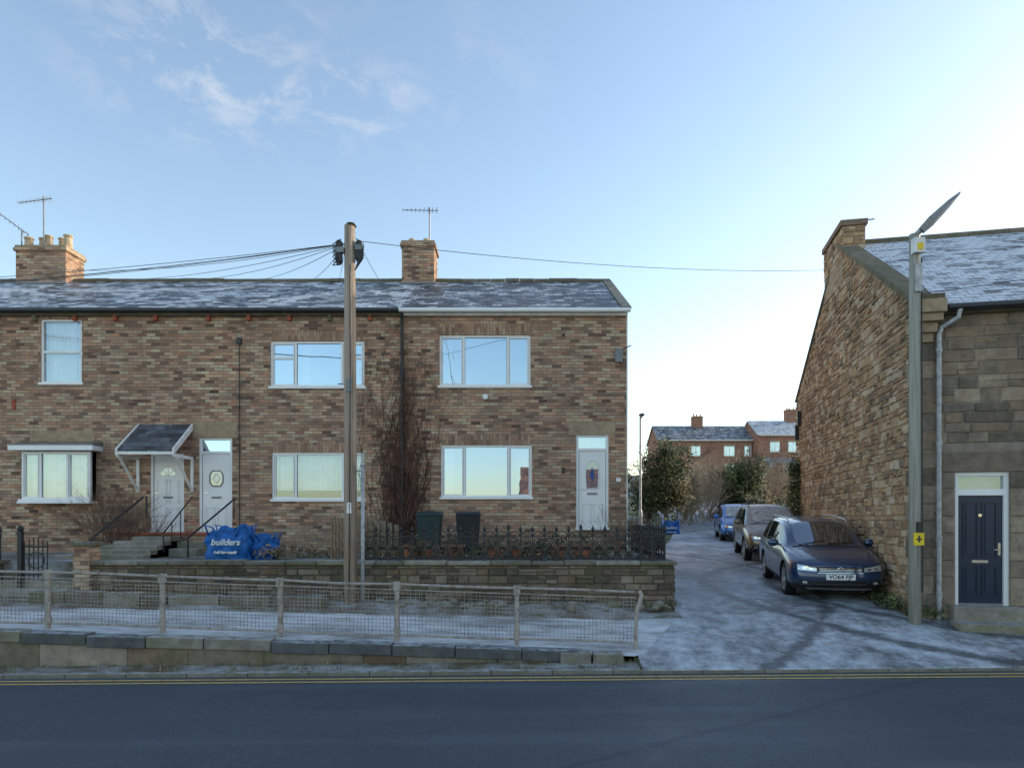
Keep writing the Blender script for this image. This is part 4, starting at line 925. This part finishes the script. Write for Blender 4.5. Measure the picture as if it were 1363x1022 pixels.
for px_ in range(500,830,13):
    Y=rr.uniform(14.2,15.5); leaves(m,(XY(px_,Y),Y,1.55),(.3,.25,.22),5,26,.035,GR if rr.random()<.6 else BR,rr,.18,-.3)
for px_ in range(355,480,14):
    Y=rr.uniform(14.2,16.5); leaves(m,(XY(px_,Y),Y,1.5),(.3,.25,.2),5,22,.035,BR,rr,.18,-.3)
m.obj('garden_plants')
m=MB()
def tuft(x,y,z,n,h):
    for k in range(n):
        a=rr.uniform(0,6.28); b=Vector((x+rr.gauss(0,.05),y+rr.gauss(0,.04),z)); l=h*rr.uniform(.5,1.2); t=b+Vector((math.cos(a)*l*.5,math.sin(a)*l*.5,l)); w=Vector((-math.sin(a),math.cos(a),0))*.006
        m.add([b-w,b+w,t],[(0,1,2)],rr.choice(('leaf_mid','leaf_light','twig_light')))
for k in range(150): x=rr.uniform(-9,2.0); tuft(x,rr.choice((10.56,10.58,10.24)),.06+tilt(x),7,.07)
for k in range(190): x=rr.uniform(-9,3.1); y=rr.uniform(12.9,13.45); tuft(x,y,PV(x,y)+.08,8,.12)
for k in range(60): y=rr.uniform(13.6,17.8); tuft(3.28,y,G(3.2,y),8,.12)
for k in range(90):
    v=rr.uniform(0,3.5); ca,sa=math.cos(ang),math.sin(ang); u=-.12; X=7.4+u*ca-v*sa; Y=12.5+u*sa+v*ca; tuft(X,Y,G(X,Y),10,.16)
for k in range(200): y=rr.uniform(20,45); x=left(y)-rr.uniform(0,1.5); tuft(x,y,G(x,y)-.02,9,.2)
m.obj('grass_tufts')
m=MB()
for (px_,Y) in ((1185,13.2),(1165,14),(1192,12.9),(1240,12.3),(1175,13.5)):
    x=XY(px_,Y); leaves(m,(x,Y,G(x,Y)+.12),(.18,.15,.16),6,24,.035,GR,rr,.15,-.2)
m.obj('weeds')

# ---------------------------------------------------------------- cars
EST=[ # s,w,zb,z4,z5,w5,z6,w6,z7,w7,z8,w8,z9,bulge
(0.02,.76,.22,.64,.70,.70,.715,.56,.725,.38,.73,.2,.73,.10),
(0.18,.87,.20,.69,.775,.78,.80,.60,.815,.42,.82,.2,.82,.08),
(0.50,.90,.20,.75,.86,.81,.885,.63,.90,.44,.91,.2,.91,.04),
(0.95,.91,.20,.80,.925,.83,.95,.68,.965,.48,.975,.22,.975,.02),
(1.24,.91,.20,.83,.955,.84,.985,.74,1.0,.62,1.01,.3,1.015,.14),
(2.00,.91,.20,.86,.965,.84,1.38,.68,1.44,.59,1.465,.3,1.475,.10),
(2.66,.91,.20,.87,.975,.84,1.42,.68,1.49,.59,1.51,.3,1.52,0),
(2.76,.91,.20,.87,.975,.84,1.42,.68,1.49,.59,1.51,.3,1.52,0),
(3.52,.91,.20,.88,.985,.84,1.42,.675,1.49,.585,1.51,.3,1.52,0),
(3.62,.91,.20,.88,.985,.84,1.42,.67,1.49,.58,1.51,.3,1.52,0),
(4.38,.90,.22,.90,1.0,.81,1.39,.64,1.47,.56,1.49,.3,1.50,-.03),
(4.64,.86,.25,.90,1.0,.77,1.05,.69,1.07,.59,1.08,.3,1.085,-.06),
(4.76,.80,.28,.86,.94,.70,.95,.58,.955,.42,.96,.2,.96,-.08)]
def car(name,cx,cy,L,W,H,paintm,plate=None,frostg=False,up=0.,lev=2):
    th=math.atan2(-1,-.21); z=G(cx,cy)+.012
    pitch=math.atan((gy(cy+1)-gy(cy-1))/2)
    e=empty(name,(cx,cy,z)); e.rotation_euler=(Matrix.Rotation(th,4,'Z')@Matrix.Rotation(pitch,4,'Y')).to_euler()
    sL=L/4.77; sW=W/1.82; sH=(H-up)/1.51
    st=EST; NS=len(st)
    vid={}; vs=[]
    def V(i,j,k):
        s,w,zb,z4,z5,w5,z6,w6,z7,w7,z8,w8,z9,bu=st[i]
        tops=[(w5,z5),(w6,z6),(w7,z7),(w8,z8),(0,z9)]
        jj=j if j<=4 else 8-j; sg=1 if j<=4 else -1
        ytop=tops[jj][0]
        if k==4: y,zz=tops[jj]
        else:
            wl=[w-.10,w-.015,w,w-.02][k]; zz=[zb,zb+.14,zb+.14+(z4-zb-.14)*.55,z4][k]; y=ytop/w5*wl
        frac=1-(abs(y)/max(w5,.01))**2 if k==4 else 1-(ytop/w5)**2
        ss=s-bu*frac
        if i==0: ss+= [ .06,-.02,-.03,.01,.0][k]
        if i==NS-1: ss+=[-.05,.02,.02,.0,0][k]
        return ((L/2-ss*sL),sg*y*sW,(zz*sH+up*min(1,zz/.2)))
    def idx(i,j,k):
        key=(i,j,k)
        if key not in vid: vid[key]=len(vs); vs.append(V(i,j,k))
        return vid[key]
    faces=[];mats=[]
    def q(a,b,c,d,mt): faces.append((idx(*a),idx(*b),idx(*c),idx(*d))); mats.append(mt)
    CW='frost_glass' if frostg else 'car_glass'
    for i in range(NS-1):
        for j in range(8):
            mt=paintm
            if j in (0,7) and i in (4,5,7,9): mt='car_glass'
            if j in (0,7) and i in (6,8): mt='trim_black'
            if 2<=j<=5 and i==4: mt=CW
            if 2<=j<=5 and i==10: mt='car_glass'
            q((i,j,4),(i+1,j,4),(i+1,j+1,4),(i,j+1,4),mt)
            q((i,j,0),(i,j+1,0),(i+1,j+1,0),(i+1,j,0),'trim_black')
        for k in range(4):
            mt='trim_black' if k==0 else paintm
            q((i,0,k),(i+1,0,k),(i+1,0,k+1),(i,0,k+1),mt); q((i,8,k),(i,8,k+1),(i+1,8,k+1),(i+1,8,k),mt)
    for j in range(8):
        for k in range(4):
            q((0,j,k),(0,j,k+1),(0,j+1,k+1),(0,j+1,k),'trim_black' if k==0 else paintm)
            q((NS-1,j,k),(NS-1,j+1,k),(NS-1,j+1,k+1),(NS-1,j,k+1),paintm)
    names=[paintm,'car_glass','trim_black','frost_glass']
    me=bpy.data.meshes.new('body'); me.from_pydata(vs,[],faces)
    for n_ in names: me.materials.append(MATS[n_])
    me.polygons.foreach_set('material_index',[names.index(x) for x in mats]); me.update()
    bm=bmesh.new(); bm.from_mesh(me); bmesh.ops.recalc_face_normals(bm,faces=bm.faces)
    cl=bm.edges.layers.float.new('crease_edge')
    for ed in bm.edges:
        ms={f.material_index for f in ed.link_faces}
        if len(ms)>1: ed[cl]=.6
        else:
            a_,b_=[v.co for v in ed.verts]
            if abs(a_.y)>.7*sW and abs(b_.y)>.7*sW and abs(abs(a_.y)-abs(b_.y))<.05 and .84<min(a_.z,b_.z)/sH<1.05 and abs(a_.x-b_.x)>.1: ed[cl]=.45
            if abs(a_.x-b_.x)<.14 and abs(a_.y-b_.y)>.05 and min(a_.x,b_.x)>L/2-.2 and a_.z>.66*sH: ed[cl]=.3
    bm.to_mesh(me); bm.free()
    ob=bpy.data.objects.new('body',me); COL.objects.link(ob)
    sd=ob.modifiers.new('s','SUBSURF'); sd.levels=lev; sd.render_levels=lev
    fa=L/2-.90*sL; ra=fa-2.72*sL; wr=.335*(H/1.51)**.5; tmp=[]
    for ax in (fa,ra):
        for sg in (-1,1):
            c=MB(); c.k=list(names); yy=(W/2-.28)*sg; c.tube([(ax,yy,wr+.02),(ax,yy+sg*.5,wr+.02)],wr+.055,'trim_black',28)
            co=c.obj('cut'); tmp.append(co); bo=ob.modifiers.new('b','BOOLEAN'); bo.object=co; bo.operation='DIFFERENCE'; bo.solver='EXACT'
    dg=bpy.context.evaluated_depsgraph_get(); dg.update(); ev=ob.evaluated_get(dg); nm=bpy.data.meshes.new_from_object(ev)
    bpy.data.objects.remove(ob)
    for t in tmp: bpy.data.objects.remove(t)
    for p in nm.polygons: p.use_smooth=True
    nm.name='body'; ob=bpy.data.objects.new('body',nm); COL.objects.link(ob); ob.parent=e
    try: nm.set_sharp_from_angle(angle=math.radians(40))
    except Exception: pass
    bvh=BVHTree.FromPolygons([v.co for v in nm.vertices],[tuple(p.vertices) for p in nm.polygons])
    m=MB()
    def hit(o_,d_):
        r=bvh.ray_cast(Vector(o_),Vector(d_).normalized()); return r[0],r[1]
    def patch(c4,axis,mat,off=.004,nu=10,nv=4):
        vs_=[]
        for a in range(nu+1):
            for b in range(nv+1):
                u,v=a/nu,b/nv; p=[(c4[0][k]*(1-u)+c4[1][k]*u)*(1-v)+(c4[3][k]*(1-u)+c4[2][k]*u)*v for k in (0,1)]
                if axis=='F': h,n_=hit((L,p[0],p[1]),(-1,0,0)); dd=Vector((1,0,0))
                elif axis=='T': h,n_=hit((p[0],p[1],4),(0,0,-1)); dd=Vector((0,0,1))
                else: sg=1 if axis=='L' else -1; h,n_=hit((p[0],sg*3,p[1]),(0,-sg,0)); dd=Vector((0,sg,0))
                if h is None: return
                if n_.dot(dd)<0: n_=-n_
                vs_.append(h+n_*off)
        m.add(vs_,[(a*(nv+1)+b,(a+1)*(nv+1)+b,(a+1)*(nv+1)+b+1,a*(nv+1)+b+1) for a in range(nu) for b in range(nv)],mat)
    def Zs(z): return z*sH+up
    def pf(y0,y1,z0a,z1a,z0b,z1b,mat,off=.004,nu=10): patch([(y0*sW,Zs(z0a)),(y1*sW,Zs(z0b)),(y1*sW,Zs(z1b)),(y0*sW,Zs(z1a))],'F',mat,off,nu)
    pf(-.40,.40,.575,.675,.575,.675,'trim_black',.004,12)
    for zz in (.595,.625,.655): pf(-.38,.38,zz,zz+.008,zz,zz+.008,'chrome',.010,12)
    pf(-.41,.41,.562,.572,.562,.572,'chrome',.012,12)
    h,_=hit((L,0,Zs(.625)),(-1,0,0)); m.ring((h.x+.014,0,Zs(.625)),.055,.009,'chrome','x',16,5)
    m.tube([(h.x+.014,-.03,Zs(.625)+.04),(h.x+.014,0,Zs(.625)-.045),(h.x+.014,.03,Zs(.625)+.04)],.006,'chrome',4)
    for sg in (-1,1):
        pf(sg*.41,sg*.78,.575,.68,.60,.73,'trim_black',.004); pf(sg*.43,sg*.76,.59,.67,.61,.715,'lamp_glass',.008)
        pf(sg*.50,sg*.56,.61,.655,.615,.665,'chrome',.011,4); pf(sg*.62,sg*.68,.62,.67,.625,.68,'chrome',.011,4)
        pf(sg*.52,sg*.74,.34,.42,.34,.44,'trim_black',.004); pf(sg*.60,sg*.68,.36,.40,.36,.40,'lamp_glass',.009,4)
        pf(sg*.50,sg*.74,.335,.345,.335,.345,'chrome',.010)
    pf(-.48,.48,.30,.42,.30,.42,'trim_black',.004,12); pf(-.48,.48,.35,.358,.35,.358,'grey_metal',.008,12); pf(-.60,.60,.235,.275,.235,.275,'grey_metal',.006,12)
    h,_=hit((L,0,Zs(.49)),(-1,0,0)); hx=h.x+.012
    m.box(hx-.02,hx+.006,-.27,.27,Zs(.44),Zs(.55),'numplate')
    if plate:
        cu=bpy.data.curves.new('plate_text','FONT'); cu.body=plate; cu.size=.115; cu.align_x='CENTER'; cu.align_y='CENTER'; cu.extrude=.001; cu.offset=.002
        t=bpy.data.objects.new('plate_text',cu); COL.objects.link(t); t.parent=e; t.location=(hx+.009,0,Zs(.495)); t.rotation_euler=(math.pi/2,0,math.pi/2); cu.materials.append(MATS['trim_black'])
    def X(s): return L/2-s*sL
    for a in ('L','R'):
        for s in (1.42,2.71,3.57):
            z1=.93; lo=.30 if s<3 else .62
            patch([(X(s),Zs(lo)),(X(s)-.012,Zs(lo)),(X(s)-.012,Zs(z1)),(X(s),Zs(z1))],a,'trim_black',.0015,1,8)
        patch([(X(1.42),Zs(.31)),(X(3.3),Zs(.31)),(X(3.3),Zs(.325)),(X(1.42),Zs(.325))],a,'chrome' if plate else 'trim_black',.006,12,1)
        for s in (2.45,3.32):
            sg=1 if a=='L' else -1
            h,_=hit((X(s),sg*3,Zs(.80)),(0,-sg,0)); m.box(X(s)-.09,X(s)+.09,h.y-.01,h.y+.022*sg,Zs(.79),Zs(.815),'chrome' if plate else paintm)
    for sg in (-1,1):
        yy=sg*(.83*sW); m.tube([(X(1.62),yy,Zs(.98)),(X(1.60),sg*.93*sW,Zs(1.0))],.02,'trim_black',6)
        m.ell((X(1.58),sg*(.99*sW),Zs(1.03)),(.07,.12,.085),paintm,12,8); m.ell((X(1.62),sg*(.985*sW),Zs(1.03)),(.055,.10,.07),'chrome',10,6)
        m.tube([(X(2.0),sg*.60*sW,Zs(1.45)),(X(2.1),sg*.60*sW,Zs(1.51)),(X(3.2),sg*.595*sW,Zs(1.55)),(X(4.2),sg*.57*sW,Zs(1.52)),(X(4.3),sg*.57*sW,Zs(1.46))],.014,'alloy' if plate else 'trim_black',6)
    for sg in (-1,1): patch([(X(.30),sg*.62*sW),(X(1.15),sg*.74*sW),(X(1.15),sg*.75*sW),(X(.30),sg*.63*sW)],'T','trim_black',.0015,10,1)
    patch([(X(.13),-.6*sW),(X(.13),.6*sW),(X(.12),.6*sW),(X(.12),-.6*sW)],'T','trim_black',.0015,10,1)
    patch([(X(1.12),-.68*sW),(X(1.12),.68*sW),(X(1.03),.68*sW),(X(1.03),-.68*sW)],'T','trim_black',.004,12,2)
    for y0 in (-.55,.05):
        pts=[]
        for t in range(5):
            yy=y0+.55*t/4; xx=X(1.15)-.10*t/4; h,_=hit((xx,yy,4),(0,0,-1)); pts.append(h+Vector((0,0,.015)))
        m.tube(pts,.008,'trim_black',4)
    m.obj('trim',e)
    m=MB(); tw=.215
    for ax in (fa,ra):
        for sg in (-1,1):
            y1=sg*(W/2-.025); y0=y1-sg*tw
            def rp(prof,mat,n=32):
                vs_=[];fs_=[]
                for (r,y) in prof:
                    for k in range(n): an=2*math.pi*k/n; vs_.append((ax+r*math.cos(an),y,wr+r*math.sin(an)))
                for i in range(len(prof)-1):
                    for k in range(n): fs_.append((i*n+k,i*n+(k+1)%n,(i+1)*n+(k+1)%n,(i+1)*n+k))
                m.add(vs_,fs_,mat)
            rim=wr*.70
            rp([(rim,y0),(wr-.02,y0),(wr,y0+sg*.03),(wr,y1-sg*.03),(wr-.02,y1-sg*.006),(rim+.02,y1),(rim,y1-sg*.01)],'tyre')
            rp([(rim,y1-sg*.008),(rim-.015,y1-sg*.012),(rim-.02,y1-sg*.10),(.02,y1-sg*.11)],'alloy')
            rp([(rim-.02,y1-sg*.09),(.0,y1-sg*.095)],'trim_black'); rp([(.06,y1-sg*.03),(.055,y1-sg*.015),(0,y1-sg*.012)],'alloy')
            for k in range(10):
                an=2*math.pi*(k//2)/5+(.13 if k%2 else -.13); ca,sa=math.cos(an),math.sin(an)
                p0=Vector((ax+.05*math.cos(an),y1-sg*.025,wr+.05*math.sin(an))); p1=Vector((ax+(rim-.01)*ca,y1-sg*.02,wr+(rim-.01)*sa)); m.tube([p0,p1],[.016,.02],'alloy',4)
    ob=m.obj('wheels',e,smooth=True)
    try: ob.data.set_sharp_from_angle(angle=math.radians(35))
    except Exception: pass
    return e
dirv=Vector((.21,1)).normalized(); lat=Vector((dirv.y,-dirv.x))
def place(fy,L,W,off=0.):
    p=Vector((5.68+.21*(fy-14)+off,fy))+dirv*(L/2)+lat*(W/2); return p.x,p.y
x,y=place(13.9,4.77,1.86); car('estate_car',x,y,4.77,1.86,1.56,'paint_navy','VO64 FJP',lev=3)
x,y=place(20.6,4.4,1.84); car('suv_car',x,y,4.4,1.84,1.68,'paint_taupe',None,True,.08)
x,y=place(28.6,4.0,1.74,.0); car('hatchback_car',x,y,4.0,1.74,1.50,'paint_blue',None,True)

# ---------------------------------------------------------------- world, sun, camera
SEL=math.radians(15); SAZ=math.radians(70)
w=bpy.data.worlds.new('World'); scene.world=w; w.use_nodes=True; t=w.node_tree
class WN(NG):
    def __init__(s,t): s.t=t
g=WN(t); bg=t.nodes['Background']
sky=t.nodes.new('ShaderNodeTexSky'); sky.sky_type='NISHITA'; sky.sun_disc=False; sky.sun_elevation=SEL; sky.sun_rotation=SAZ; sky.air_density=1.0; sky.dust_density=.7; sky.ozone_density=.45; sky.altitude=20
tc=g.N('ShaderNodeTexCoord').outputs['Generated']; o=g.sep(tc)
zz=g.math('MAXIMUM',o[2],.05); v=g.comb(g.math('DIVIDE',o[0],zz),g.math('DIVIDE',o[1],zz))
n=g.noise(g.mapp(v,(1.5,1.2,1)),4.2,5,.68,.35); n2=g.noise(v,1.6,3,.5)
def blob(cx,cy,r):
    dx_=g.math('SUBTRACT',g.sep(v)[0],cx); dy_=g.math('SUBTRACT',g.sep(v)[1],cy)
    return g.ramp(g.math('SQRT',g.math('ADD',g.math('MULTIPLY',dx_,dx_),g.math('MULTIPLY',dy_,dy_))),[(r*.25,1.),(r,0.)])
mask=g.math('MULTIPLY',g.ramp(n,[(.48,0.),(.76,1.)]),g.math('MAXIMUM',g.math('MULTIPLY',g.math('MULTIPLY',blob(-.5,1.5,.62),g.ramp(n2,[(.42,.15),(.6,1.)])),.65),blob(1.62,2.25,.5)))
cl=g.mix(mask,sky.outputs[0],(3.2,3.05,3.0))
g.L(cl,bg.inputs[0]); bg.inputs[1].default_value=.33
sd=bpy.data.lights.new('sun','SUN'); sd.energy=3.2; sd.angle=math.radians(.5); sd.color=(1,.86,.68)
so=bpy.data.objects.new('sun',sd); COL.objects.link(so)
dv=Vector((math.sin(SAZ)*math.cos(SEL),math.cos(SAZ)*math.cos(SEL),math.sin(SEL))); so.rotation_euler=dv.to_track_quat('Z','Y').to_euler()
cam=bpy.data.cameras.new('camera'); co=bpy.data.objects.new('camera',cam); COL.objects.link(co); co.location=(0,0,CH); co.rotation_euler=(math.pi/2,0,0)
cam.sensor_width=36; cam.lens=36*F/1363; cam.shift_y=(YH-511)/1363; cam.clip_end=3000; cam.clip_start=.1
scene.camera=co
scene.view_settings.view_transform='Standard'; scene.view_settings.look='None'; scene.view_settings.exposure=0
